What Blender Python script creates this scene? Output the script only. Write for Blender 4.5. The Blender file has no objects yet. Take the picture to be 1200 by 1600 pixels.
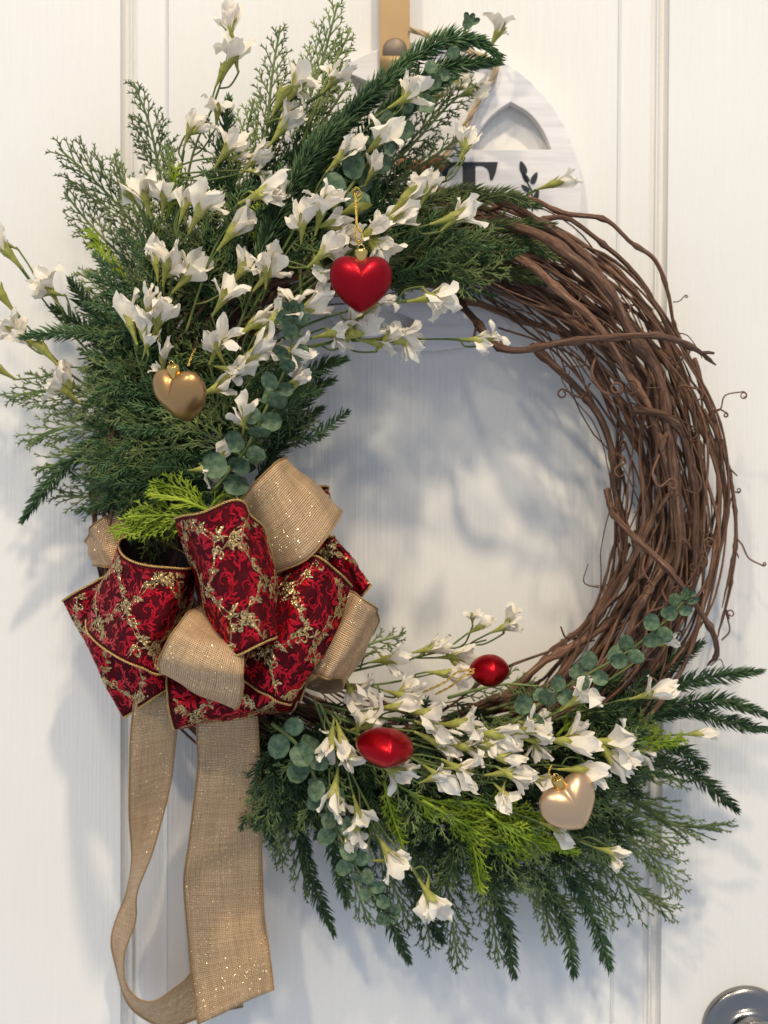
import bpy, math, random
import numpy as np
from mathutils import Vector, Matrix

random.seed(7)
rng = np.random.default_rng(7)
R = math.radians
SC = bpy.context.scene
COL = SC.collection

# ------------------------------------------------------------------ camera
DIST = 1.0
PITCH, ROLL = R(-1.2), R(0.25)
CAM = np.array([0.0, -DIST, math.tan(-PITCH) * DIST])
cd = bpy.data.cameras.new('camera')
cam = bpy.data.objects.new('camera', cd)
COL.objects.link(cam)
CROT = (Matrix.Rotation(R(90) + PITCH, 3, 'X') @ Matrix.Rotation(ROLL, 3, 'Z'))
cam.location = CAM
cam.rotation_euler = CROT.to_euler()
cd.sensor_fit = 'VERTICAL'
cd.sensor_height = 24.0
cd.lens = 30.0                       # 0.8 m tall picture at 1 m
cd.clip_start, cd.clip_end = 0.02, 30
cd.dof.use_dof = True
cd.dof.focus_distance = 0.87
cd.dof.aperture_fstop = 3.4
SC.camera = cam
CR = np.array(CROT)

# ------------------------------------------------------------------ light
W = bpy.data.worlds.new('World')
SC.world = W
W.use_nodes = True
bg = W.node_tree.nodes['Background']
bg.inputs[0].default_value = (0.73, 0.83, 1.0, 1)
bg.inputs[1].default_value = 0.68


def lamp(name, loc, target, power, size, color):
    l = bpy.data.lights.new(name, 'AREA')
    l.shape = 'DISK'
    l.size = size
    l.energy = power
    l.color = color
    o = bpy.data.objects.new(name, l)
    COL.objects.link(o)
    o.location = loc
    o.rotation_euler = (Vector(target) - Vector(loc)).to_track_quat('-Z', 'Y').to_euler()
    return o


lamp('ceiling_lamp', (0.95, -2.95, 4.80), (0, 0, 0.0), 196, 0.28, (1.0, 0.84, 0.60))
lamp('ceiling_lamp', (-2.10, -3.9, 4.2), (0, 0, 0.0), 108, 0.34, (1.0, 0.84, 0.60))
lamp('ceiling_lamp', (0.5, -5.2, 4.0), (0, 0, 0.0), 70, 0.6, (1.0, 0.84, 0.62))

vs = SC.view_settings
vs.view_transform = 'Standard'
vs.look = 'None'
vs.gamma = 1.0
vs.exposure = 0.0
SC.cycles.use_denoising = True
SC.cycles.max_bounces = 6
SC.cycles.sample_clamp_indirect = 4.0


# ------------------------------------------------------------------ helpers
def P(px, py, d):
    """the point at distance d in front of the door that the photograph shows at (px, py)"""
    v = CR @ np.array([(px - 600) * 0.0005, (800 - py) * 0.0005, -1.0])
    t = (-d - CAM[1]) / v[1]
    return CAM + v * t


def PX(n, d=0.1):
    return n * 0.0005 * (1 - d)


RIGHT, UP, OUT = np.array([1.0, 0, 0]), np.array([0, 0, 1.0]), np.array([0, -1.0, 0])


def nrm(v):
    v = np.asarray(v, float)
    return v / (np.linalg.norm(v, axis=-1, keepdims=True) + 1e-12)


def catmull(pts, n):
    p = np.asarray(pts, float)
    if len(p) == 2:
        t = np.linspace(0, 1, n)[:, None]
        return p[0] * (1 - t) + p[1] * t
    p = np.vstack([2 * p[0] - p[1], p, 2 * p[-1] - p[-2]])
    m = len(p) - 3
    t = np.linspace(0, m, n)
    i = np.minimum(t.astype(int), m - 1)
    f = (t - i)[:, None]
    a, b, c, d = p[i], p[i + 1], p[i + 2], p[i + 3]
    return 0.5 * (2 * b + (c - a) * f + (2 * a - 5 * b + 4 * c - d) * f ** 2 + (3 * b - a - 3 * c + d) * f ** 3)


def arclen(p):
    return np.concatenate([[0], np.cumsum(np.linalg.norm(np.diff(p, axis=0), axis=1))])


def frames(p):
    t = nrm(np.gradient(p, axis=0))
    u = np.zeros_like(p)
    r = np.cross(t[0], [0.31, 0.7, 0.64])
    u[0] = nrm(r)
    for i in range(1, len(p)):
        r = u[i - 1] - t[i] * np.dot(u[i - 1], t[i])
        u[i] = r / (np.linalg.norm(r) + 1e-12)
    return t, u, np.cross(t, u)


class MB:
    """collects shapes, builds one mesh"""

    def __init__(self):
        self.v, self.q, self.t, self.uv, self.n = [], [], [], [], 0

    def add(self, v, quads=None, tris=None, uv=None):
        v = np.asarray(v, float).reshape(-1, 3)
        if quads is not None and len(quads):
            self.q.append(np.asarray(quads, int) + self.n)
        if tris is not None and len(tris):
            self.t.append(np.asarray(tris, int) + self.n)
        self.v.append(v)
        self.uv.append(np.zeros((len(v), 2)) if uv is None else np.asarray(uv, float).reshape(-1, 2))
        self.n += len(v)

    def tube(self, p, r, sides=6, cap=True, squash=None):
        p = np.asarray(p, float)
        n = len(p)
        r = np.broadcast_to(np.asarray(r, float), (n,))
        t, u, w = frames(p)
        a = np.arange(sides) * 2 * math.pi / sides
        ring = p[:, None, :] + r[:, None, None] * (np.cos(a)[None, :, None] * u[:, None, :] + np.sin(a)[None, :, None] * w[:, None, :])
        L = arclen(p)
        uv = np.stack(np.broadcast_arrays(np.arange(sides)[None, :] / sides, L[:, None]), -1)
        i, j = np.meshgrid(np.arange(n - 1), np.arange(sides), indexing='ij')
        k = (j + 1) % sides
        q = np.stack([i * sides + j, i * sides + k, (i + 1) * sides + k, (i + 1) * sides + j], -1).reshape(-1, 4)
        v = ring.reshape(-1, 3)
        uv = uv.reshape(-1, 2)
        tr = None
        if cap:
            v = np.vstack([v, p[0] - t[0] * r[0] * .5, p[-1] + t[-1] * r[-1] * .5])
            uv = np.vstack([uv, [0, 0], [0, L[-1]]])
            j = np.arange(sides)
            k = (j + 1) % sides
            o = (n - 1) * sides
            tr = np.vstack([np.stack([k, j, np.full(sides, n * sides)], -1), np.stack([o + j, o + k, np.full(sides, n * sides + 1)], -1)])
        self.add(v, q, tr, uv)

    def cones(self, A, B, ra, rb):
        """many straight three-sided twigs at once, from A to B, pointed"""
        A, B = np.asarray(A, float).reshape(-1, 3), np.asarray(B, float).reshape(-1, 3)
        n = len(A)
        if not n:
            return
        ra = np.broadcast_to(np.asarray(ra, float), (n,))
        rb = np.broadcast_to(np.asarray(rb, float), (n,))
        t = nrm(B - A)
        u = nrm(np.cross(t, rng.normal(size=(n, 3))))
        w = np.cross(t, u)
        vs_ = []
        for c, r in ((A, ra), (B, rb)):
            for a in (0, 2.094, 4.189):
                vs_.append(c + r[:, None] * (math.cos(a) * u + math.sin(a) * w))
        vs_.append(B + t * rb[:, None] * 1.5)
        v = np.stack(vs_, 1).reshape(-1, 3)
        b = (np.arange(n) * 7)[:, None]
        q = np.vstack([b + [0, 1, 4, 3], b + [1, 2, 5, 4], b + [2, 0, 3, 5]])
        tr = np.vstack([b + [3, 4, 6], b + [4, 5, 6], b + [5, 3, 6]])
        self.add(v, q, tr)

    def needles(self, A, D0, D1, L, r):
        """bent flat-ish needles: base A, first direction D0, last direction D1"""
        A = np.asarray(A, float)
        n = len(A)
        L = np.broadcast_to(np.asarray(L, float), (n,))[:, None]
        r = np.broadcast_to(np.asarray(r, float), (n,))[:, None]
        M = A + D0 * L * .55
        T = M + D1 * L * .45
        u = nrm(np.cross(D0, rng.normal(size=(n, 3)) * .5 + OUT * 1.0))
        w = np.cross(D0, u)
        vs_ = []
        for c, s in ((A, .7), (M, 1.0)):
            vs_ += [c + u * r * s, c - u * r * s, c + w * r * s * .9]
        vs_.append(T)
        v = np.stack(vs_, 1).reshape(-1, 3)
        b = (np.arange(n) * 7)[:, None]
        q = np.vstack([b + [0, 1, 4, 3], b + [1, 2, 5, 4], b + [2, 0, 3, 5]])
        tr = np.vstack([b + [3, 4, 6], b + [4, 5, 6], b + [5, 3, 6]])
        self.add(v, q, tr)

    def box(self, lo, hi):
        x0, y0, z0 = lo
        x1, y1, z1 = hi
        v = [(x0, y0, z0), (x1, y0, z0), (x1, y1, z0), (x0, y1, z0), (x0, y0, z1), (x1, y0, z1), (x1, y1, z1), (x0, y1, z1)]
        self.add(v, [(0, 3, 2, 1), (4, 5, 6, 7), (0, 1, 5, 4), (1, 2, 6, 5), (2, 3, 7, 6), (3, 0, 4, 7)])

    def grid(self, g, uv=None, flip=False):
        """g: (n, m, 3) points"""
        n, m = g.shape[:2]
        i, j = np.meshgrid(np.arange(n - 1), np.arange(m - 1), indexing='ij')
        q = np.stack([i * m + j, i * m + j + 1, (i + 1) * m + j + 1, (i + 1) * m + j], -1).reshape(-1, 4)
        if flip:
            q = q[:, ::-1]
        self.add(g.reshape(-1, 3), q, None, uv)

    def lathe(self, prof, center, axis, n=48):
        """prof: list of (radius, height along axis)"""
        ax = nrm(axis)
        u = nrm(np.cross(ax, [0.2, 0.3, 0.93]))
        w = np.cross(ax, u)
        a = np.linspace(0, 2 * math.pi, n + 1)
        g = np.array([[np.asarray(center) + ax * h + r * (math.cos(x) * u + math.sin(x) * w) for x in a] for r, h in prof])
        self.grid(g)

    def mesh(self, name, smooth=True):
        me = bpy.data.meshes.new(name)
        v = np.vstack(self.v)
        q = np.vstack(self.q) if self.q else np.zeros((0, 4), int)
        t = np.vstack(self.t) if self.t else np.zeros((0, 3), int)
        uv = np.vstack(self.uv)
        loops = np.concatenate([q.ravel(), t.ravel()]).astype(np.int32)
        tot = np.concatenate([np.full(len(q), 4), np.full(len(t), 3)]).astype(np.int32)
        start = np.concatenate([[0], np.cumsum(tot)[:-1]]).astype(np.int32)
        me.vertices.add(len(v))
        me.vertices.foreach_set('co', v.astype(np.float32).ravel())
        me.loops.add(len(loops))
        me.loops.foreach_set('vertex_index', loops)
        me.polygons.add(len(tot))
        me.polygons.foreach_set('loop_start', start)
        me.polygons.foreach_set('loop_total', tot)
        me.polygons.foreach_set('use_smooth', np.full(len(tot), bool(smooth)))
        l = me.uv_layers.new(name='UVMap')
        l.data.foreach_set('uv', uv[loops].astype(np.float32).ravel())
        me.update(calc_edges=True)
        me.validate()
        return me

    def build(self, name, material, parent=None, smooth=True):
        me = self.mesh(name, smooth)
        me.materials.append(material)
        return link(name, me, parent)


def link(name, data, parent=None):
    o = bpy.data.objects.new(name, data)
    COL.objects.link(o)
    if parent is not None:
        o.parent = parent
        o.matrix_parent_inverse = Matrix.Translation(-Vector(parent.location)) if parent.data is None and parent.parent is None else Matrix()
    return o


def tag(o, label=None, cat=None, group=None, kind=None):
    if label:
        o['label'] = label
    if cat:
        o['category'] = cat
    if group:
        o['group'] = group
    if kind:
        o['kind'] = kind
    return o


def thing(name, loc, label, cat, group=None):
    o = bpy.data.objects.new(name, None)
    o.empty_display_size = 0.01
    COL.objects.link(o)
    o.location = Vector(loc)
    return tag(o, label, cat, group)


# ------------------------------------------------------------------ materials
def srgb(r, g, b):
    f = lambda c: (c / 255 / 12.92) if c / 255 <= 0.04045 else ((c / 255 + 0.055) / 1.055) ** 2.4
    return (f(r), f(g), f(b), 1)


class NT:
    def __init__(self, name):
        self.m = bpy.data.materials.new(name)
        self.m.use_nodes = True
        self.t = self.m.node_tree
        self.b = self.t.nodes['Principled BSDF']
        self.out = self.t.nodes['Material Output']

    def n(self, kind, **kw):
        x = self.t.nodes.new(kind)
        for k, v in kw.items():
            if k in x.inputs:
                x.inputs[k].default_value = v
            else:
                setattr(x, k, v)
        return x

    def l(self, a, b):
        self.t.links.new(a, b)

    def coords(self, which='Object', scale=(1, 1, 1)):
        c = self.n('ShaderNodeTexCoord')
        m = self.n('ShaderNodeMapping')
        m.inputs['Scale'].default_value = scale
        self.l(c.outputs[which], m.inputs[0])
        return m.outputs[0]

    def noise(self, vec, scale, detail=3.0, rough=.55):
        x = self.n('ShaderNodeTexNoise')
        x.inputs['Scale'].default_value = scale
        x.inputs['Detail'].default_value = detail
        x.inputs['Roughness'].default_value = rough
        self.l(vec, x.inputs['Vector'])
        return x.outputs['Fac']

    def ramp(self, fac, stops):
        x = self.n('ShaderNodeValToRGB')
        e = x.color_ramp.elements
        while len(e) < len(stops):
            e.new(0.5)
        for el, (p, c) in zip(e, stops):
            el.position = p
            el.color = c
        self.l(fac, x.inputs[0])
        return x.outputs[0]

    def math(self, op, a, b=None, c=None):
        x = self.n('ShaderNodeMath')
        x.operation = op
        for i, s in enumerate((a, b, c)):
            if s is None:
                continue
            if isinstance(s, (int, float)):
                x.inputs[i].default_value = s
            else:
                self.l(s, x.inputs[i])
        return x.outputs[0]

    def mixc(self, fac, a, b, blend='MIX'):
        x = self.n('ShaderNodeMix')
        x.data_type = 'RGBA'
        x.blend_type = blend
        for s, i in ((fac, 0), (a, 6), (b, 7)):
            if isinstance(s, (int, float, tuple)):
                x.inputs[i].default_value = s
            else:
                self.l(s, x.inputs[i])
        return x.outputs[2]

    def bump(self, h, strength, dist=0.001):
        x = self.n('ShaderNodeBump')
        x.inputs['Strength'].default_value = strength
        x.inputs['Distance'].default_value = dist
        self.l(h, x.inputs['Height'])
        self.l(x.outputs[0], self.b.inputs['Normal'])
        return x

    def objrand(self, col, amount):
        i = self.n('ShaderNodeObjectInfo')
        v = self.math('MULTIPLY_ADD', i.outputs['Random'], 2 * amount, 1 - amount)
        h = self.n('ShaderNodeHueSaturation')
        self.l(v, h.inputs['Value'])
        self.l(col, h.inputs['Color'])
        return h.outputs[0]

    def set(self, **kw):
        for k, v in kw.items():
            self.b.inputs[k.replace('_', ' ')].default_value = v
        return self


def leaf_material(name, c1, c2, scale=60, rough=.5, rand=.18, transl=.0, bump=.0):
    n = NT(name)
    f = n.noise(n.coords(), scale, 2)
    col = n.objrand(n.ramp(f, [(.3, c1), (.7, c2)]), rand)
    n.l(col, n.b.inputs['Base Color'])
    n.set(Roughness=rough)
    n.b.inputs['Specular IOR Level'].default_value = .22
    if bump:
        n.bump(n.noise(n.coords(), scale * 6, 3), bump, .0006)
    if transl:
        tb = n.n('ShaderNodeBsdfTranslucent')
        n.l(col, tb.inputs[0])
        mx = n.n('ShaderNodeMixShader')
        mx.inputs[0].default_value = transl
        n.l(n.b.outputs[0], mx.inputs[1])
        n.l(tb.outputs[0], mx.inputs[2])
        n.l(mx.outputs[0], n.out.inputs[0])
    return n.m


M = {}
M['pine'] = leaf_material('dark_pine', srgb(42, 68, 42), srgb(80, 104, 64), 70, .42, .38)
M['fir'] = leaf_material('olive_fir', srgb(64, 82, 42), srgb(108, 118, 70), 70, .45, .18)
M['cedar'] = leaf_material('grey_green_cedar', srgb(72, 94, 50), srgb(124, 136, 82), 40, .5, .36)
M['lime'] = leaf_material('lime_green', srgb(112, 138, 30), srgb(172, 190, 66), 60, .5, .15, .15)
M['stem'] = leaf_material('green_stem', srgb(74, 92, 48), srgb(110, 120, 66), 60, .5, .1)
M['twig'] = leaf_material('dark_stem', srgb(44, 60, 40), srgb(64, 78, 50), 60, .6, .1)
M['calyx'] = leaf_material('calyx', srgb(128, 132, 54), srgb(172, 170, 92), 90, .55, .15, .15, .2)
M['petal'] = leaf_material('paper_petal', srgb(234, 225, 207), srgb(250, 243, 229), 60, .8, .03, .3, .45)
M['euc'] = leaf_material('eucalyptus_leaf', srgb(58, 84, 62), srgb(110, 130, 100), 220, .48, .2, .08, .3)


def vine_material():
    n = NT('grapevine_bark')
    v = n.coords('UV', (9, 42, 1))
    f = n.noise(v, 1.0, 7, .75)
    f2 = n.noise(n.coords('Object', (1, 1, 1)), 26, 3)
    col = n.ramp(f, [(.30, srgb(42, 27, 21)), (.46, srgb(100, 70, 53)), (.57, srgb(136, 103, 82)), (.72, srgb(192, 164, 140))])
    col = n.mixc(n.math('MULTIPLY', f2, .3), col, srgb(84, 66, 56))
    n.l(n.objrand(col, .34), n.b.inputs['Base Color'])
    n.set(Roughness=.72)
    n.b.inputs['Specular IOR Level'].default_value = .25
    n.bump(f, .9, .0012)
    return n.m


M['vine'] = vine_material()


def door_material():
    n = NT('white_door_paint')
    v = n.coords('Object', (420, 420, 9))
    g = n.noise(v, 1.0, 4, .6)
    g2 = n.noise(n.coords('Object', (900, 900, 900)), 1.0, 2)
    grain = n.ramp(g, [(.42, (0, 0, 0, 1)), (.62, (1, 1, 1, 1))])
    h = n.math('ADD', grain, n.math('MULTIPLY', g2, .35))
    n.bump(h, .28, .0010)
    big = n.noise(n.coords('Object', (1, 1, 1)), 4, 3)
    col = n.ramp(big, [(.3, srgb(229, 226, 220)), (.7, srgb(235, 232, 226))])
    n.l(col, n.b.inputs['Base Color'])
    n.set(Roughness=.42)
    return n.m


M['door'] = door_material()


def simple(name, col, rough=.5, metal=0.0, noise=None, bump=0., rand=0.):
    n = NT(name)
    c = n.ramp(n.noise(n.coords(), noise or 40, 3), [(.3, tuple(x * .86 for x in col[:3]) + (1,)), (.7, col)])
    n.l(c, n.b.inputs['Base Color'])
    n.set(Roughness=rough, Metallic=metal)
    if bump:
        n.bump(n.noise(n.coords(), (noise or 40) * 8, 2), bump, .0005)
    return n.m


M['strap'] = simple('gold_strap', srgb(186, 152, 106), .5, .2, 30, .05)
M['button'] = simple('dull_bronze', srgb(120, 106, 92), .5, .4, 60, .1)
M['board'] = None


def board_material():
    n = NT('whitewashed_board')
    f = n.noise(n.coords('Object', (14, 14, 160)), 1.0, 4)
    col = n.ramp(f, [(.3, srgb(214, 210, 210)), (.65, srgb(236, 233, 232))])
    n.l(col, n.b.inputs['Base Color'])
    n.set(Roughness=.6)
    n.bump(f, .15, .0005)
    return n.m


M['board'] = board_material()
M['ink'] = simple('black_paint', srgb(26, 30, 40), .5)
M['rope'] = simple('jute_cord', srgb(196, 172, 136), .85, 0, 300, .4)
M['bead'] = simple('wooden_bead', srgb(150, 100, 62), .5, 0, 120, .1)
M['gold_cap'] = simple('gold_cap', srgb(226, 190, 112), .18, 1.0, 30)
M['cord'] = simple('gold_cord', srgb(206, 176, 92), .3, .9, 900, .6)


def satin(name, col, rough):
    n = NT(name)
    n.b.inputs['Base Color'].default_value = col
    n.set(Roughness=rough, Metallic=.85)
    n.bump(n.noise(n.coords(), 900, 2), .06, .0003)
    n.b.inputs['Coat Weight'].default_value = .05
    n.b.inputs['Coat Roughness'].default_value = .12
    return n.m


M['red_heart'] = satin('red_satin_ornament', srgb(150, 6, 24), .40)
M['red_shiny'] = satin('red_shiny_ornament', srgb(170, 5, 22), .31)
M['pale_heart'] = satin('pale_champagne_ornament', srgb(206, 172, 136), .33)
M['gold_heart'] = satin('champagne_satin_ornament', srgb(178, 138, 90), .32)


def knob_material():
    n = NT('satin_nickel')
    n.b.inputs['Base Color'].default_value = srgb(134, 132, 131)
    n.set(Roughness=.2, Metallic=1.0, Anisotropic=.75)
    t = n.n('ShaderNodeTangent')
    t.direction_type = 'RADIAL'
    t.axis = 'Y'
    n.l(t.outputs[0], n.b.inputs['Tangent'])
    return n.m


M['knob'] = knob_material()


def burlap_material(name, dark, light, glint):
    n = NT(name)
    uv = n.n('ShaderNodeTexCoord').outputs['UV']
    s = n.n('ShaderNodeSeparateXYZ')
    n.l(uv, s.inputs[0])
    wob = n.noise(uv, 160, 2)
    k = 2 * math.pi / 0.00128
    def thread(c):
        ph = n.math('ADD', n.math('MULTIPLY', c, k), n.math('MULTIPLY', wob, 3.4))
        return n.math('MULTIPLY_ADD', n.math('SINE', ph), .5, .5)
    a, b = thread(s.outputs[0]), thread(s.outputs[1])
    # slubs: threads of uneven tone, one family along, one across
    mp = n.n('ShaderNodeMapping'); mp.inputs['Scale'].default_value = (640, 22, 1); n.l(uv, mp.inputs[0])
    mq = n.n('ShaderNodeMapping'); mq.inputs['Scale'].default_value = (22, 640, 1); n.l(uv, mq.inputs[0])
    sl = n.math('MULTIPLY', n.math('ADD', n.noise(mp.outputs[0], 1, 2), n.noise(mq.outputs[0], 1, 2)), .5)
    h = n.math('MAXIMUM', a, b)
    hole = n.math('MULTIPLY', a, b)
    col = n.ramp(n.math('ADD', n.math('MULTIPLY', h, .45), n.math('MULTIPLY', sl, .62)), [(.38, dark), (.78, light)])
    vo = n.n('ShaderNodeTexVoronoi')
    vo.inputs['Scale'].default_value = 1000
    n.l(uv, vo.inputs['Vector'])
    sep = n.n('ShaderNodeSeparateColor')
    n.l(vo.outputs['Color'], sep.inputs[0])
    patch = n.noise(uv, 38, 2)
    spark = n.math('MULTIPLY', n.math('GREATER_THAN', sep.outputs[0], .80), n.math('GREATER_THAN', n.math('ADD', patch, n.math('MULTIPLY', sep.outputs[1], .3)), .58))
    spark = n.math('MULTIPLY', spark, n.math('LESS_THAN', vo.outputs['Distance'], .42))
    col = n.mixc(spark, col, glint)
    n.l(col, n.b.inputs['Base Color'])
    n.l(n.math('MULTIPLY_ADD', spark, .5, .4), n.b.inputs['Metallic'])
    n.l(n.math('MULTIPLY_ADD', spark, -.25, .5), n.b.inputs['Roughness'])
    bp = n.bump(h, .8, .0006)
    # each spark is a tilted flake
    nm = n.n('ShaderNodeVectorMath'); nm.operation = 'SUBTRACT'
    n.l(vo.outputs['Color'], nm.inputs[0]); nm.inputs[1].default_value = (.5, .5, .5)
    sc_ = n.n('ShaderNodeVectorMath'); sc_.operation = 'SCALE'
    n.l(nm.outputs[0], sc_.inputs[0]); n.l(n.math('MULTIPLY', spark, .9), sc_.inputs['Scale'])
    ad = n.n('ShaderNodeVectorMath'); ad.operation = 'ADD'
    n.l(bp.outputs[0], ad.inputs[0]); n.l(sc_.outputs[0], ad.inputs[1])
    no = n.n('ShaderNodeVectorMath'); no.operation = 'NORMALIZE'
    n.l(ad.outputs[0], no.inputs[0])
    n.l(no.outputs[0], n.b.inputs['Normal'])
    return n.m


M['burlap'] = burlap_material('gold_burlap', srgb(120, 90, 62), srgb(220, 184, 140), srgb(255, 234, 190))


def velvet_material():
    n = NT('maroon_velvet')
    f = n.noise(n.coords('UV', (1, 1, 1)), 120, 4)
    col = n.ramp(f, [(.3, srgb(52, 6, 12)), (.7, srgb(92, 11, 21))])
    n.l(col, n.b.inputs['Base Color'])
    n.set(Roughness=.8)
    n.b.inputs['Specular IOR Level'].default_value = .12
    n.b.inputs['Sheen Weight'].default_value = .03
    n.b.inputs['Sheen Tint'].default_value = srgb(170, 20, 40)
    n.bump(n.noise(n.coords('UV', (1, 1, 1)), 1500, 2), .4, .0003)
    return n.m


def foil_material():
    n = NT('red_foil')
    f = n.noise(n.coords('UV', (1, 1, 1)), 260, 4)
    col = n.ramp(f, [(.3, srgb(152, 8, 24)), (.7, srgb(222, 24, 46))])
    n.l(col, n.b.inputs['Base Color'])
    n.set(Roughness=.33, Metallic=.7)
    n.bump(n.noise(n.coords('UV', (1, 1, 1)), 1200, 2), .25, .0003)
    return n.m


def glitter_material():
    n = NT('gold_glitter')
    vo = n.n('ShaderNodeTexVoronoi')
    vo.inputs['Scale'].default_value = 1500
    n.l(n.coords(), vo.inputs['Vector'])
    sep = n.n('ShaderNodeSeparateColor')
    n.l(vo.outputs['Color'], sep.inputs[0])
    col = n.ramp(sep.outputs[0], [(.0, srgb(116, 90, 50)), (.7, srgb(200, 168, 110)), (1.0, srgb(250, 232, 184))])
    n.l(col, n.b.inputs['Base Color'])
    n.set(Roughness=.35, Metallic=.75)
    nm = n.n('ShaderNodeVectorMath'); nm.operation = 'SUBTRACT'
    n.l(vo.outputs['Color'], nm.inputs[0]); nm.inputs[1].default_value = (.5, .5, .5)
    sc_ = n.n('ShaderNodeVectorMath'); sc_.operation = 'SCALE'
    n.l(nm.outputs[0], sc_.inputs[0]); sc_.inputs['Scale'].default_value = 1.3
    g = n.n('ShaderNodeNewGeometry')
    ad = n.n('ShaderNodeVectorMath'); ad.operation = 'ADD'
    n.l(g.outputs['Normal'], ad.inputs[0]); n.l(sc_.outputs[0], ad.inputs[1])
    no = n.n('ShaderNodeVectorMath'); no.operation = 'NORMALIZE'
    n.l(ad.outputs[0], no.inputs[0])
    n.l(no.outputs[0], n.b.inputs['Normal'])
    return n.m


M['velvet'] = velvet_material()
M['velvet_back'] = simple('dark_ribbon_back', srgb(46, 26, 22), .85, 0, 200, .2)
M['foil'] = foil_material()
M['glitter'] = glitter_material()
M['braid'] = simple('gold_wire_edge', srgb(206, 168, 104), .34, .8, 700, .5)
M['burlap_edge'] = simple('burlap_edge_thread', srgb(178, 142, 92), .45, .5, 900, .6)

# ------------------------------------------------------------------ the door
door = bpy.data.objects.new('door', None)
COL.objects.link(door)
tag(door, 'white painted panel door with embossed wood grain', None, None, 'structure')
ZB, ZT = -0.80, 0.85


def profile(name, xs, y_end=.04):
    """extrudes a front profile (x, y) upwards as a closed slab"""
    mb = MB()
    pr = [(xs[0][0], y_end)] + list(xs) + [(xs[-1][0], y_end)]
    zs = np.linspace(ZB, ZT, 5)
    g = np.array([[(x, y, z) for x, y in pr] for z in zs])
    mb.grid(g)
    n = len(pr)
    for row, fl in ((0, False), (len(zs) - 1, True)):
        o = row * n
        idx = list(range(n))
        # fan caps
        tr = [(o, o + k, o + k + 1) if fl else (o, o + k + 1, o + k) for k in range(1, n - 1)]
        mb.t.append(np.array(tr))
    ob = mb.build(name, M['door'], door, smooth=False)
    return ob


def X(px):
    return P(px, 500, 0.0)[0]


def mould(x0, x1, sgn):
    # stile edge, bead, cove, wide shallow bevel down, step up to the field
    w = x1 - x0
    pts = [(0, 0), (.02, .0026), (.06, .0068), (.10, .0084), (.14, .0066), (.20, .0022), (.225, .0022), (.24, .0052), (.27, .0062),
           (.34, .0041), (.90, .0041), (.93, .0036), (.965, .0020), (1.0, .0008)]
    return [(x0 + w * a, b) for a, b in pts]


LO, LI, RI, RO = X(189), X(262), X(963), X(1041)
e = .0003
profile('stile', [(-0.42, 0), (LO - e, 0)])
profile('moulding', mould(LO, LI, 1))
profile('panel', [(LI + e, .0008), (RI - e, .0008)])
profile('moulding', [(RO - (x - 0) , y) for x, y in [(0, 0)]] and [(RI + (RO - RI) * (1 - a), b) for a, b in reversed([((x - RI) / (RO - RI), y) for x, y in mould(RI, RO, 1)])])
profile('stile', [(RO + e, 0), (0.42, 0)])

kc = P(1165, 1609, 0.0)
kn = thing('knob_holder', kc, None, None)
bpy.data.objects.remove(kn)
mb = MB()
s = PX(70.5, 0)
mb.lathe([(s, -.001), (s, .003), (s * .985, .0052), (s * .95, .0065), (s * .8, .0080), (s * .62, .0095), (s * .5, .0125), (s * .43, .016), (s * .40, .022)], kc, OUT, 96)
rose = mb.build('knob_rose', M['knob'], door)
tag(rose, 'round satin nickel rose plate of the door knob')
mb = MB()
mb.lathe([(s * .38, .020), (s * .36, .026), (s * .40, .031), (s * .56, .035), (s * .70, .041), (s * .77, .049), (s * .74, .057), (s * .6, .063), (s * .3, .066), (.0001, .0665)], kc, OUT, 96)
kb = mb.build('door_knob', M['knob'], door)
tag(kb, 'round satin nickel door knob cut by the frame edge')


# ------------------------------------------------------------------ flat outlines (sign, letter)
def outline_mesh(name, polys, d_front, thick, material, parent, bevel=0.0):
    """polys: outlines in pixels (first outer, rest holes) laid parallel to the door"""
    cu = bpy.data.curves.new(name, 'CURVE')
    cu.dimensions = '2D'
    cu.fill_mode = 'BOTH'
    cu.extrude = thick / 2
    cu.bevel_depth = bevel
    cu.bevel_resolution = 2
    for poly in polys:
        sp = cu.splines.new('POLY')
        w = [P(x, y, d_front) for x, y in poly]
        sp.points.add(len(w) - 1)
        for pt, q in zip(sp.points, w):
            pt.co = (q[0], q[2], 0, 1)
        sp.use_cyclic_u = True
    tmp = bpy.data.objects.new(name, cu)
    COL.objects.link(tmp)
    dg = bpy.context.evaluated_depsgraph_get()
    me = bpy.data.meshes.new_from_object(tmp.evaluated_get(dg))
    bpy.data.objects.remove(tmp)
    me.transform(Matrix.Translation((0, -d_front + thick / 2 + bevel, 0)) @ Matrix.Rotation(R(90), 4, 'X'))
    me.name = name
    me.polygons.foreach_set('use_smooth', np.zeros(len(me.polygons), bool))
    me.materials.clear()
    me.materials.append(material)
    return link(name, me, parent)


sign = thing('door_sign', P(640, 320, 0.006), 'round whitewashed wooden sign with black lettering hanging behind the wreath', 'sign')
circ = [(667 + 240 * math.cos(a), 306 + 240 * math.sin(a)) for a in np.linspace(0, 2 * math.pi, 120, endpoint=False)]


def arch(flip):
    l = catmull([(735, 235), (752, 198), (774, 174), (798, 158)], 12)
    r = catmull([(798, 158), (828, 176), (850, 204), (863, 235)], 12)
    pts = [tuple(p) for p in l] + [tuple(p) for p in r[1:]]
    return pts


def turned(pts, deg):
    a = R(deg)
    c, s_ = math.cos(a), math.sin(a)
    return [(640 + (x - 640) * c + (y - 321) * s_, 321 - (x - 640) * s_ + (y - 321) * c) for x, y in pts]


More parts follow.
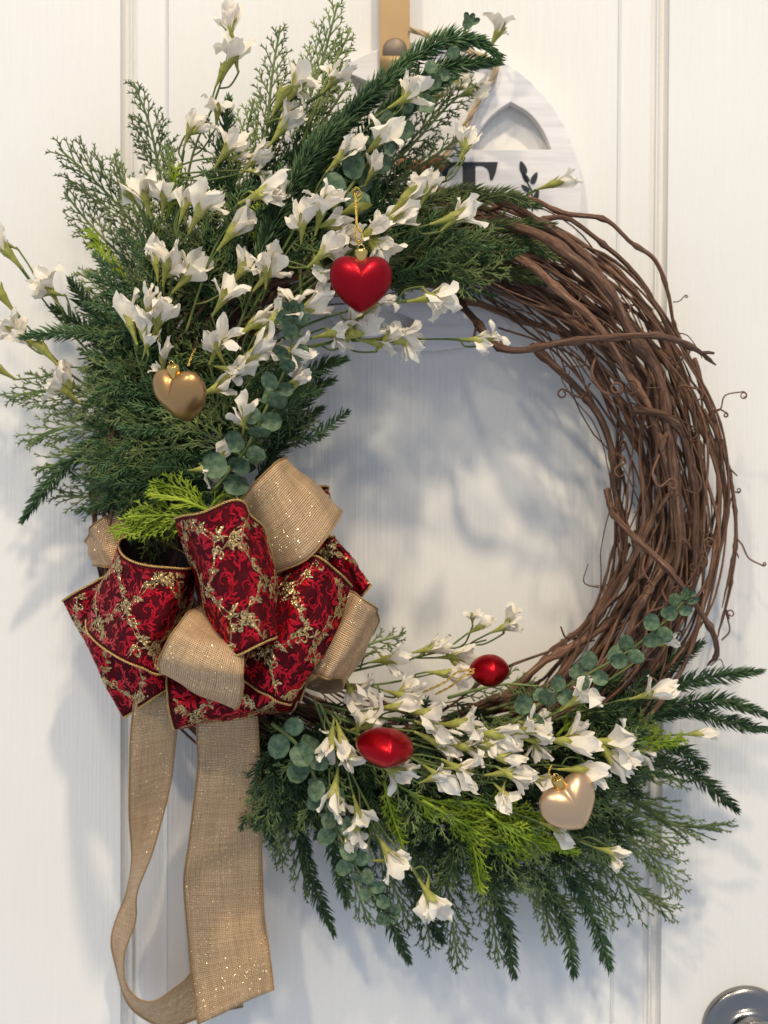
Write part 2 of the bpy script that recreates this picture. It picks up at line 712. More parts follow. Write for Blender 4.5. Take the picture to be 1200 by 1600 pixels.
a0 = arch(False)
mirrored = [(1240 - x, y + 40) for x, y in a0][::-1]
crown = [tuple(p) for p in catmull([(560, 200), (558, 150), (545, 116), (580, 128), (640, 150), (640, 200)], 26)]
lower = [tuple(p) for p in catmull([(500, 480), (560, 478), (620, 488), (655, 507), (610, 517), (540, 522)], 30)]
outline_mesh('board', [circ, a0, crown, lower], 0.0125, .0085, M['board'], sign, .0006)
tee = [(686, 253), (778, 253)] + [tuple(p) for p in catmull([(778, 253), (775, 268), (770, 281)], 5)][1:] + [(766, 281)] + \
      [tuple(p) for p in catmull([(766, 281), (763, 266), (754, 259), (743, 259)], 8)][1:] + [(743, 330), (755, 337), (711, 337), (723, 330), (723, 259)] + \
      [tuple(p) for p in catmull([(723, 259), (710, 259), (701, 266), (698, 281)], 8)][1:] + [(694, 281)]
outline_mesh('letter', [tee], 0.0131, .0007, M['ink'], sign)
SPR = [(817, 262, 5.2, 11, 108), (821, 277, 4, 9, 35 + 90), (835, 278, 4.5, 10, 65), (821, 294, 3.6, 8, 140), (838, 306, 4.2, 11, 72), (819, 318, 4, 9, 118)]
for x, y, w_, h_, an in SPR:
    c, s_ = math.cos(R(an)), -math.sin(R(an))
    pts = []
    for t in np.linspace(0, 2 * math.pi, 24, endpoint=False):
        u, v = h_ * math.cos(t), w_ * math.sin(t) * (1 - .35 * math.cos(t))
        pts.append((x + u * c - v * s_, y + u * s_ + v * c))
    outline_mesh('painted_leaf', [pts], 0.0131, .0007, M['ink'], sign)
sp = catmull([(817, 270), (824, 285), (831, 300), (832, 330)], 14)
st = [tuple(p + [1.1, 0]) for p in sp] + [tuple(p - [1.1, 0]) for p in sp[::-1]]
outline_mesh('painted_stem', [st], 0.0131, .0007, M['ink'], sign)


def rope(mb, p, r, turns_per_m=160, strands=3):
    t, u, w = frames(p)
    L = arclen(p)
    for k in range(strands):
        a = L * turns_per_m * 2 * math.pi / strands * .5 + k * 2 * math.pi / strands
        mb.tube(p + r * .55 * (np.cos(a)[:, None] * u + np.sin(a)[:, None] * w), r * .62, 6)


mb = MB()
rope(mb, catmull([P(640, 45, .02), P(720, 75, .018), P(774, 104, .016), P(752, 150, .018), P(722, 205, .02), P(693, 248, .022)], 140), .0022)
mb.build('hanging_cord', M['rope'], sign)
for x, y, r_ in ((682, 256, 15), (655, 262, 13), (632, 258, 12)):
    mb = MB()
    rr = PX(r_, .02)
    c = P(x, y, .0225)
    mb.lathe([(rr * math.sin(a), -rr * math.cos(a)) for a in np.linspace(.15, math.pi - .15, 12)], c, nrm(RIGHT + .3 * UP), 18)
    mb.build('bead', M['bead'], sign)

hang = thing('wreath_hanger', P(616, 100, .016), 'flat gold metal over-door hanger strap above the wreath', 'hanger')
poly = [(593, -70), (639, -70), (640, 112), (594, 112)]
outline_mesh('strap', [poly], .0185, .002, M['strap'], hang, .0004)
mb = MB()
g = []
for a in np.linspace(0, math.pi, 16):
    y = 112 + 0
    c = P(594, 112, .0178)
    c2 = P(640, 112, .0178)
    dz, dy = -.018 * math.sin(a), -.018 * (1 - math.cos(a))
    g.append([c + [0, dy, dz], c2 + [0, dy, dz]])
mb.grid(np.array(g))
hk = mb.build('hook', M['strap'], hang)
md = hk.modifiers.new('thickness', 'SOLIDIFY')
md.thickness = .002
mb = MB()
c = P(617, 80, .0185)
rr = PX(19, .02)
mb.lathe([(rr, 0), (rr, .002), (rr * .85, .0032), (.0001, .0036)], c, OUT, 32)
mb.build('button', M['button'], hang)

# ------------------------------------------------------------------ grapevine ring
RC = P(640, 787, 0.045)
RR = PX(412, .045)
wreath = thing('grapevine_wreath', RC, 'brown twisted grapevine wreath ring hanging on the white door', 'wreath')
wreath_vines = 0


def vine_radius(n, r, L, node_gap):
    s_ = arclen(L)
    ph = rng.uniform(0, node_gap)
    x = ((s_ + ph) % node_gap) - node_gap / 2
    return r * (1 + .55 * np.exp(-(x / (r * 1.1 + .0006)) ** 2)) * np.linspace(1.08, .82, n) * (1 + .05 * np.sin(s_ * 90 + ph * 50))


def add_vine(p, r, sides=8, name='vine', tip=False):
    mb = MB()
    n = len(p)
    p = p + np.cumsum(rng.normal(size=(n, 3)), 0) * 0  # keep the path
    rad = vine_radius(n, r, p, rng.uniform(.026, .05))
    if tip:
        rad = rad * np.interp(np.linspace(0, 1, n), [0, .82, .97, 1], [1, 1, .55, .3])
    mb.tube(p, rad, sides)
    # short snapped stubs at some joints
    for _ in range(rng.integers(0, 5)):
        i = rng.integers(5, n - 5)
        t = nrm(p[i + 1] - p[i])
        o = nrm(np.cross(t, rng.normal(size=3)))
        q = np.array([p[i], p[i] + (o * .9 + t * .5) * r * 1.8, p[i] + (o * 1.1 + t * 1.1) * r * rng.uniform(2.2, 4)])
        mb.tube(q, [r * .7, r * .5, r * .38], 5)
    return mb.build(name, M['vine'], wreath)


def ring_point(phi, rad, dep):
    """phi from the right, anticlockwise"""
    return RC + (RR + rad)[:, None] * (np.cos(phi)[:, None] * RIGHT + np.sin(phi)[:, None] * UP) + dep[:, None] * OUT


spec = [(8, .0021, .0029, .85), (28, .0012, .0019, 1.0), (68, .0005, .0011, 1.08)]
for cnt, r0, r1, spread in spec:
    for k in range(cnt):
        span = rng.uniform(1.1, 1.9) * math.pi
        start = rng.uniform(0, 2 * math.pi)
        n = int(span * 26)
        phi = start + np.linspace(0, span, n) * (1 if rng.random() < .5 else -1)
        rho = math.sqrt(rng.uniform(.02, 1)) * spread
        psi = rng.uniform(0, 2 * math.pi) + phi * rng.uniform(-.9, .9)
        w1 = .22 * np.sin(phi * rng.uniform(1.5, 4) + rng.uniform(0, 6)) + .10 * np.sin(phi * rng.uniform(6, 11) + rng.uniform(0, 6))
        w2 = .22 * np.sin(phi * rng.uniform(1.5, 4) + rng.uniform(0, 6)) + .10 * np.sin(phi * rng.uniform(6, 11) + rng.uniform(0, 6))
        r = rng.uniform(r0, r1)
        # joints make the canes change course a little
        kink = np.interp(np.arange(n), np.arange(0, n + 6, 6), rng.normal(0, .0024, len(np.arange(0, n + 6, 6))))
        rad = .039 * (rho * np.cos(psi) + w1) + kink
        rad = np.where(rad > .030, .030 + .011 * np.tanh((rad - .030) / .011), rad)
        dep = np.clip(.031 * (rho * np.sin(psi) + w2), -.036, .04)
        add_vine(ring_point(phi, rad, dep), r, 7 if r > .0016 else 5)


def px_vine(pts, r, n=50):
    q = catmull([P(*p) for p in pts], n)
    q[1:-1] += rng.normal(0, .00012, (n - 2, 3))
    return add_vine(q, r * .86, tip=True)


# canes whose course the photograph shows clearly
px_vine([(690, 440, .02), (735, 492, .05), (790, 546, .08), (880, 535, .092), (960, 527, .10), (1030, 525, .10), (1085, 545, .085), (1118, 570, .06)], .0030)
px_vine([(760, 330, .05), (822, 310, .06), (880, 333, .062), (945, 343, .06), (985, 378, .055), (1022, 405, .05), (1042, 450, .045), (1053, 505, .04), (1072, 545, .03)], .0021)
px_vine([(820, 352, .07), (880, 340, .068), (930, 372, .066), (990, 425, .06), (1032, 490, .055), (1060, 560, .05), (1090, 640, .04)], .0022)
px_vine([(640, 335, .045), (740, 342, .062), (830, 362, .082), (885, 395, .095), (950, 452, .096), (985, 520, .09), (1030, 590, .088), (1045, 680, .085), (1055, 770, .08), (1060, 860, .078), (1035, 970, .07)], .0042)
px_vine([(640, 370, .045), (740, 385, .062), (822, 410, .08), (880, 460, .09), (930, 505, .09), (985, 590, .085), (1015, 640, .085), (1045, 740, .08), (1052, 850, .075)], .0034)
px_vine([(948, 765, .06), (958, 800, .07), (990, 838, .088), (1040, 885, .098), (1080, 935, .092), (1112, 985, .08), (1120, 1020, .07), (1105, 1040, .06)], .0027)
px_vine([(830, 540, .05), (880, 585, .06), (930, 640, .062), (955, 700, .06), (960, 760, .055), (975, 860, .05), (940, 950, .05), (890, 1020, .045)], .0030)
px_vine([(990, 640, .088), (1040, 650, .09), (1070, 690, .085), (1085, 780, .075), (1085, 880, .07), (1070, 980, .06)], .0030)
px_vine([(1085, 560, .03), (1115, 660, .03), (1140, 740, .032), (1150, 830, .03), (1140, 920, .03), (1120, 1000, .03)], .0019)
px_vine([(1100, 640, .05), (1128, 700, .045), (1145, 770, .04), (1148, 850, .04), (1128, 950, .04)], .0016)
px_vine([(950, 940, .03), (905, 985, .04), (885, 1000, .05), (880, 1050, .05), (905, 1010, .05), (930, 1000, .05)], .0017)
px_vine([(982, 850, .03), (955, 930, .03), (900, 1000, .035), (850, 1060, .04), (790, 1085, .04)], .0016)
px_vine([(820, 1085, .05), (880, 1060, .055), (940, 1010, .055), (985, 930, .055), (1000, 860, .06)], .0026)


def tendril(pts, r=.0005, curl=None):
    q = catmull([P(*p) for p in pts], 30)
    if curl:
        rad, turns, sg = curl
        t = nrm(q[-1] - q[-2])
        nv = np.cross(t, OUT) * sg
        c = q[-1] + nv * rad
        a = np.linspace(0, turns * 2 * math.pi, 36)[1:]
        sh = np.linspace(1, .45, 35)
        q = np.vstack([q, c + (-nv * np.cos(a)[:, None] + t * np.sin(a)[:, None]) * rad * sh[:, None] + OUT * np.linspace(0, .003, 35)[:, None]])
    mb = MB()
    mb.tube(q, np.linspace(r * 1.3, r * .8, len(q)), 5)
    return mb.build('tendril', M['vine'], wreath)


tendril([(1108, 640, .05), (1125, 640, .05), (1133, 618, .055), (1160, 612, .055)], .0005, (.0028, 1.6, 1))
tendril([(1110, 655, .05), (1122, 640, .05), (1135, 645, .05)], .0006, (.0018, 1.3, 1))
tendril([(1150, 840, .03), (1160, 852, .035), (1170, 872, .035), (1192, 884, .035)], .0006, (.0015, 1.2, -1))
tendril([(930, 560, .09), (925, 585, .10), (940, 610, .10), (958, 618, .10)], .0009, (.005, 1.4, -1))
tendril([(975, 560, .095), (980, 590, .10), (990, 596, .10)], .0007, (.005, 1.2, 1))
tendril([(1060, 520, .05), (1075, 525, .05), (1090, 545, .05), (1097, 560, .05)], .0004)
tendril([(1052, 472, .045), (1062, 470, .045), (1070, 462, .045)], .0004, (.0012, 1.2, 1))
tendril([(990, 620, .09), (1010, 640, .095), (1050, 650, .10), (1085, 668, .09)], .0006, (.005, 1.1, 1))
tendril([(965, 905, .03), (945, 915, .03), (930, 915, .03)], .0005)
tendril([(950, 930, .03), (935, 945, .03), (920, 960, .035), (915, 975, .035)], .0005)
tendril([(1128, 1000, .03), (1140, 985, .03), (1135, 960, .03)], .0006, (.003, 1., 1))
tendril([(1110, 1040, .05), (1125, 1030, .05), (1132, 1045, .05)], .0004)
tendril([(1030, 710, .09), (1020, 740, .10), (1030, 760, .10), (1045, 750, .10)], .0007, (.004, 1.0, 1))
tendril([(1080, 720, .08), (1095, 750, .09), (1090, 770, .09), (1070, 765, .085)], .0007)
tendril([(1010, 860, .09), (1005, 890, .10), (1020, 915, .10)], .0006, (.004, 1.1, 1))
tendril([(1140, 790, .04), (1146, 770, .04), (1153, 770, .04)], .0005, (.0018, 1.2, -1))
tendril([(1090, 900, .07), (1105, 880, .08), (1100, 850, .08)], .0006, (.004, 1.2, 1))
for k in range(26):
    a = rng.uniform(-.9, 1.15)
    rr = rng.uniform(320, 500)
    x, y = 640 + rr * math.cos(a), 787 - rr * math.sin(a)
    b = rng.uniform(0, 6.28)
    L_ = rng.uniform(14, 42)
    d = rng.uniform(.06, .085)
    tendril([(x, y, d), (x + L_ * .6 * math.cos(b), y + L_ * .6 * math.sin(b), d + .008), (x + L_ * math.cos(b + .8), y + L_ * math.sin(b + .8), d + .01)],
            rng.uniform(.0004, .0008), (rng.uniform(.002, .005), rng.uniform(.5, 1.3), rng.choice([-1, 1])) if rng.random() < .5 else None)


# ------------------------------------------------------------------ greenery generators
def lift(path, d0, d1):
    """pixel path to space, its distance from the door going from d0 (base) to d1 (tip)"""
    n = len(path)
    return np.array([P(x, y, d0 + (d1 - d0) * (k / (n - 1))) for k, (x, y) in enumerate(path)])


def pine_needles(mb, p, length, gap, ang, width, flat=0.0):
    L = arclen(p)
    n = int(L[-1] / gap)
    s_ = np.linspace(L[-1] * .04, L[-1], n)
    pos = np.stack([np.interp(s_, L, p[:, k]) for k in range(3)], -1)
    t, u, w = frames(p)
    tt = nrm(np.stack([np.interp(s_, L, t[:, k]) for k in range(3)], -1))
    side = nrm(np.cross(tt, OUT))
    upv = np.cross(side, tt)
    a = np.arange(n) * 2.39996 + rng.normal(0, .35, n)
    ca, sa = np.cos(a), np.sin(a) * (1 - flat)
    radial = nrm(ca[:, None] * side + sa[:, None] * upv)
    f = s_ / L[-1]
    al = R(ang) * (1 - .55 * np.clip((f - .75) / .25, 0, 1) ** 1.5) * rng.normal(1, .12, n)
    ln = length * (1 - .45 * np.clip((f - .8) / .2, 0, 1)) * rng.normal(1, .12, n)
    d0 = np.cos(al)[:, None] * tt + np.sin(al)[:, None] * radial
    d1 = nrm(d0 + tt * .38 + rng.normal(0, .06, (n, 3)))
    mb.needles(pos, d0, d1, ln, width)


def cedar_parts(p, spread, density=1.0, fine=1.0, flat_normal=None, long=False):
    """returns twig cones (A, B, ra, rb) of one feathery spray along path p"""
    A, B, ra, rb = [], [], [], []
    L = arclen(p)
    tot = L[-1]
    t, _, _ = frames(p)
    nb = max(5, int(tot / (.0056 / density)))
    pl = nrm(OUT + rng.normal(0, .35, 3)) if flat_normal is None else flat_normal
    sg = 1
    for k in range(nb):
        f = .12 + .86 * (k + .5) / nb
        s0 = f * tot
        pos = np.array([np.interp(s0, L, p[:, j]) for j in range(3)])
        tn = nrm(np.array([np.interp(s0, L, t[:, j]) for j in range(3)]))
        sd = nrm(np.cross(tn, pl)) * sg
        sg = -sg
        bl = 1.35 * spread * min(1.0, (1 - f) * 1.9 + .14) * rng.uniform(.75, 1.15) * (.55 + .45 * min(1, f * 4))
        ang = R(rng.uniform(15, 27) if long else rng.uniform(24, 36))
        if long:
            bl *= 1.5
        d = nrm(tn * math.cos(ang) + sd * math.sin(ang) + pl * rng.normal(0, .16))
        ns = max(2, int(bl / (.0066 if long else .0046)))
        q = pos.copy()
        sub = 1
        for m in range(ns):
            d = nrm(d + tn * .05 + rng.normal(0, .028, 3))
            q2 = q + d * bl / ns
            A.append(q); B.append(q2)
            r_ = .00072 * fine * (1 - .4 * m / ns)
            ra.append(r_); rb.append(r_ * .9)
            # side twig
            s2 = nrm(np.cross(d, pl)) * sub
            sub = -sub
            tl = bl * (.26 if long else .46) * (1 - .6 * m / ns) * rng.uniform(.7, 1.2)
            tl = max(.0035, min(tl, .017))
            d2 = nrm(d * .86 + s2 * (.34 if long else .46) + rng.normal(0, .06, 3))
            e1 = q2 + d2 * tl
            A.append(q2); B.append(e1); ra.append(.00062 * fine); rb.append(.00046 * fine)
            nscale = max(1, int(tl / .0026))
            for z in range(nscale):
                c = q2 + d2 * tl * (z + .6) / nscale
                for sgn in (1, -1):
                    s3 = nrm(d2 * .88 + np.cross(d2, pl) * sgn * .46 + rng.normal(0, .1, 3))
                    A.append(c); B.append(c + s3 * .0029 * rng.uniform(.7, 1.2)); ra.append(.00062 * fine); rb.append(.00022)
            # scales on the branch itself
            s3 = nrm(d * .86 - s2 * .5 + rng.normal(0, .1, 3))
            A.append(q2); B.append(q2 + s3 * .0036); ra.append(.00066 * fine); rb.append(.00022)
            q = q2
    return A, B, ra, rb


def pine_sprig(path, d0, d1, label, kind='pine', length=18, gap=.00062, ang=52, width=.00055, name='pine_sprig', group='dark pine sprigs of the wreath', flat=.15):
    p = catmull(lift(path, d0, d1), 40)
    o = thing(name, p[0], label, 'pine sprig', group)
    mb = MB()
    mb.tube(p, np.linspace(.0016, .0008, 40), 6)
    mb.build('stem', M['twig'], o)
    mb = MB()
    pine_needles(mb, p, PX(length, (d0 + d1) / 2), gap, ang, width, flat)
    mb.build('needles', M[kind], o)
    return o


def cedar_sprig(path, d0, d1, label, spread=38, long=False, kind='cedar', density=1.0, fine=1.0, name='cedar_sprig', cat='cedar sprig', group='feathery cedar sprigs of the wreath'):
    p = catmull(lift(path, d0, d1), 30)
    o = thing(name, p[0], label, cat, group)
    mb = MB()
    mb.tube(p, np.linspace(.0014, .0008, 30), 5)
    mb.build('stem', M['lime'] if kind == 'lime' else M['cedar'], o)
    mb = MB()
    mb.cones(*cedar_parts(p, PX(spread, .08), density, fine, None, long))
    mb.build('fronds', M[kind], o)
    return o


# ---- dense mass of short greenery that hides the ring under each cluster
def mass(label, rows, n_pine, n_cedar, dmax):
    mb, mc = MB(), MB()
    rows = np.array(rows, float)
    for k in range(n_pine + n_cedar):
        f = rng.uniform(0, len(rows) - 1.001)
        i = int(f)
        row = rows[i] * (1 - (f - i)) + rows[i + 1] * (f - i)
        x, y, rx, ry, ang = row
        a, q = rng.uniform(0, 6.28), math.sqrt(rng.uniform(0, 1))
        x += rx * q * math.cos(a)
        y += ry * q * math.sin(a)
        d = .045 + (dmax - .045) * rng.uniform(0, 1) ** .7 * (1 - .45 * q)
        b = R(ang + rng.normal(0, 32))
        Lx = rng.uniform(50, 105)
        p0, p2 = P(x, y, d), P(x + Lx * math.cos(b), y - Lx * math.sin(b), d + rng.uniform(-.012, .02))
        p1 = (p0 + p2) / 2 + rng.normal(0, .004, 3)
        p = catmull([p0, p1, p2], 12)
        if k < n_pine:
            mb.tube(p, .0009, 4)
            pine_needles(mb, p, PX(rng.uniform(15, 21), d), .0008, 50, .0007, .1)
        else:
            mc.cones(*cedar_parts(p, PX(28, d), .9))
    o = thing('dense_foliage', P(rows[0][0], rows[0][1], .05), label, 'foliage')
    o['kind'] = 'stuff'
    a = mb.build('pine_filling', M['pine'], o)
    a['kind'] = 'stuff'
    c = mc.build('cedar_filling', M['cedar'], o)
    c['kind'] = 'stuff'


mass('dense dark evergreen filling of the upper wreath cluster',
     [(700, 415, 60, 35, 10), (610, 400, 80, 45, 20), (520, 360, 90, 70, 30), (430, 340, 100, 90, 55), (350, 400, 100, 100, 90), (300, 500, 90, 90, 120), (330, 590, 110, 70, 170), (310, 690, 130, 60, 190), (400, 640, 80, 70, 30), (300, 760, 100, 30, 200), (250, 745, 45, 35, 200), (245, 650, 45, 60, 190), (240, 570, 45, 50, 170), (240, 480, 45, 60, 140)],
     400, 220, .112)
mass('dense dark evergreen filling of the lower wreath cluster',
     [(440, 1150, 25, 50, -95), (440, 1200, 20, 60, -90), (470, 1160, 40, 60, -80), (540, 1170, 70, 80, -70), (620, 1200, 80, 90, -60), (700, 1180, 90, 90, -50), (780, 1180, 90, 80, -40), (860, 1180, 80, 70, -25), (930, 1140, 60, 50, 5), (860, 1280, 60, 40, -40), (700, 1290, 100, 50, -70)],
     330, 240, .105)

# ---- pine sprigs
PINES = [
    ([(440, 380), (490, 260), (560, 165), (632, 112)], .075, .09, 'thick dark pine sprig filling the bend beneath the arching one'),
    ([(520, 330), (590, 215), (655, 150), (705, 122)], .07, .075, 'dark pine sprig beside the star shaped bloom near the sign'),
    ([(400, 420), (440, 320), (490, 240), (540, 190)], .085, .10, 'dark pine sprig in the middle of the upper cluster'),
    ([(470, 340), (530, 215), (612, 118), (690, 66), (745, 66), (776, 84)], .05, .085, 'long dark pine sprig arching up across the gold hanger'),
    ([(500, 330), (580, 205), (655, 128), (715, 102), (776, 97)], .055, .075, 'dark pine sprig with its tip just under the arching one by the sign'),
    ([(330, 400), (345, 260), (358, 155)], .07, .08, 'short dark pine tip pointing straight up below the tallest blossom'),
    ([(370, 380), (405, 260), (448, 160), (462, 150)], .07, .085, 'dark pine sprig rising between the two tall cedar tops'),
    ([(420, 380), (470, 270), (520, 190)], .08, .095, 'dark pine sprig leaning toward the base of the arching sprig'),
    ([(280, 580), (180, 530), (105, 520), (38, 526)], .06, .07, 'dark pine sprig pointing level toward the left door edge'),
    ([(215, 560), (150, 495), (125, 460), (112, 440)], .06, .075, 'dark pine tip standing up beside the left blossoms'),
    ([(190, 560), (120, 505), (84, 482)], .05, .06, 'small dark pine tip behind the level left sprig'),
    ([(270, 650), (150, 690), (95, 735), (60, 775), (36, 812)], .06, .05, 'dark pine sprig drooping at the lower left of the upper cluster'),
    ([(400, 690), (450, 615), (500, 575), (537, 562)], .05, .045, 'dark pine tip at the inner rim under the white blossoms'),
    ([(410, 720), (450, 660), (490, 610), (518, 595)], .05, .04, 'dark pine tip hugging the inner rim beside the eucalyptus'),
    ([(400, 750), (440, 700), (470, 660), (500, 640)], .05, .04, 'lowest dark pine tip at the inner rim above the burlap loop'),
    ([(300, 660), (230, 640), (170, 640)], .08, .09, 'dark pine sprig under the champagne heart pointing left'),
    ([(360, 620), (380, 560), (430, 520)], .08, .09, 'dark pine sprig between champagne heart and white blossoms'),
    ([(930, 1120), (1010, 1085), (1100, 1060), (1187, 1049)], .06, .06, 'uppermost dark pine sprig pointing right from the lower cluster'),
    ([(920, 1140), (1030, 1105), (1120, 1095), (1165, 1105), (1199, 1118)], .06, .055, 'middle dark pine sprig reaching the right picture edge'),
    ([(940, 1145), (1060, 1112), (1130, 1125), (1199, 1141)], .055, .05, 'dark pine sprig just below the middle one at the right edge'),
    ([(980, 1180), (1050, 1195), (1100, 1222), (1150, 1264)], .06, .05, 'dark pine sprig sloping down right above the door knob'),
    ([(960, 1130), (1020, 1060), (1095, 1005)], .05, .05, 'dark pine sprig against the grapevine behind the eucalyptus tip'),
    ([(1000, 1165), (1060, 1170), (1100, 1198)], .055, .05, 'short dark pine tip beneath the lime tuft'),
    ([(455, 1200), (470, 1300), (485, 1370), (521, 1457)], .05, .045, 'dark pine sprig hanging down beside the burlap tail'),
    ([(500, 1260), (525, 1340), (542, 1411)], .05, .045, 'short dark pine sprig hanging under the lower eucalyptus'),
    ([(540, 1310), (590, 1400), (637, 1500)], .05, .045, 'dark pine sprig hanging below the eucalyptus tip'),
    ([(620, 1340), (665, 1420), (690, 1470)], .05, .045, 'dark pine sprig beneath the lowest hanging blossom'),
    ([(745, 1350), (785, 1430), (803, 1523)], .05, .045, 'dark pine sprig hanging lowest at the bottom of the wreath'),
    ([(840, 1360), (880, 1430), (897, 1522)], .05, .045, 'dark pine sprig hanging below the lower champagne heart'),
    ([(880, 1360), (925, 1430), (952, 1512)], .05, .045, 'dark pine sprig hanging nearest the right door moulding'),
]
for path, d0, d1, lb in PINES:
    up = path[-1][1] < 200 and path[-1][0] > 500              # the bold sprigs at the top are the fullest
    pine_sprig(path, d0 + .03 * up, d1 + .015 * up, lb, 'pine', 31 if up else 24, .00034 if up else .00046, 46, .0008 if up else .00074)
FIRS = [
    ([(600, 350), (680, 312), (735, 300), (772, 308)], .085, .085, 'olive fir sprig in front of the sign lettering'),
    ([(630, 370), (720, 325), (780, 305), (838, 322)], .085, .085, 'olive fir sprig lying over the start of the grapevines'),
    ([(640, 400), (740, 362), (800, 352), (862, 352)], .08, .075, 'olive fir sprig just below the sign sprig'),
    ([(590, 420), (640, 392), (672, 398), (698, 414)], .095, .095, 'short olive fir tip drooping right of the red hanging heart'),
    ([(640, 420), (740, 385), (810, 378), (868, 402)], .08, .07, 'olive fir sprig reaching farthest onto the grapevines'),
    ([(630, 440), (730, 415), (790, 422), (848, 440)], .075, .065, 'lowest olive fir sprig over the vine ring'),
    ([(600, 450), (690, 432), (760, 430)], .08, .07, 'olive fir sprig level with the point of the red heart'),
]
for path, d0, d1, lb in FIRS:
    pine_sprig(path, d0, d1, lb, 'fir', 27, .00036, 36, .00058, 'fir_sprig', 'olive fir sprigs beside the grapevines', .45)

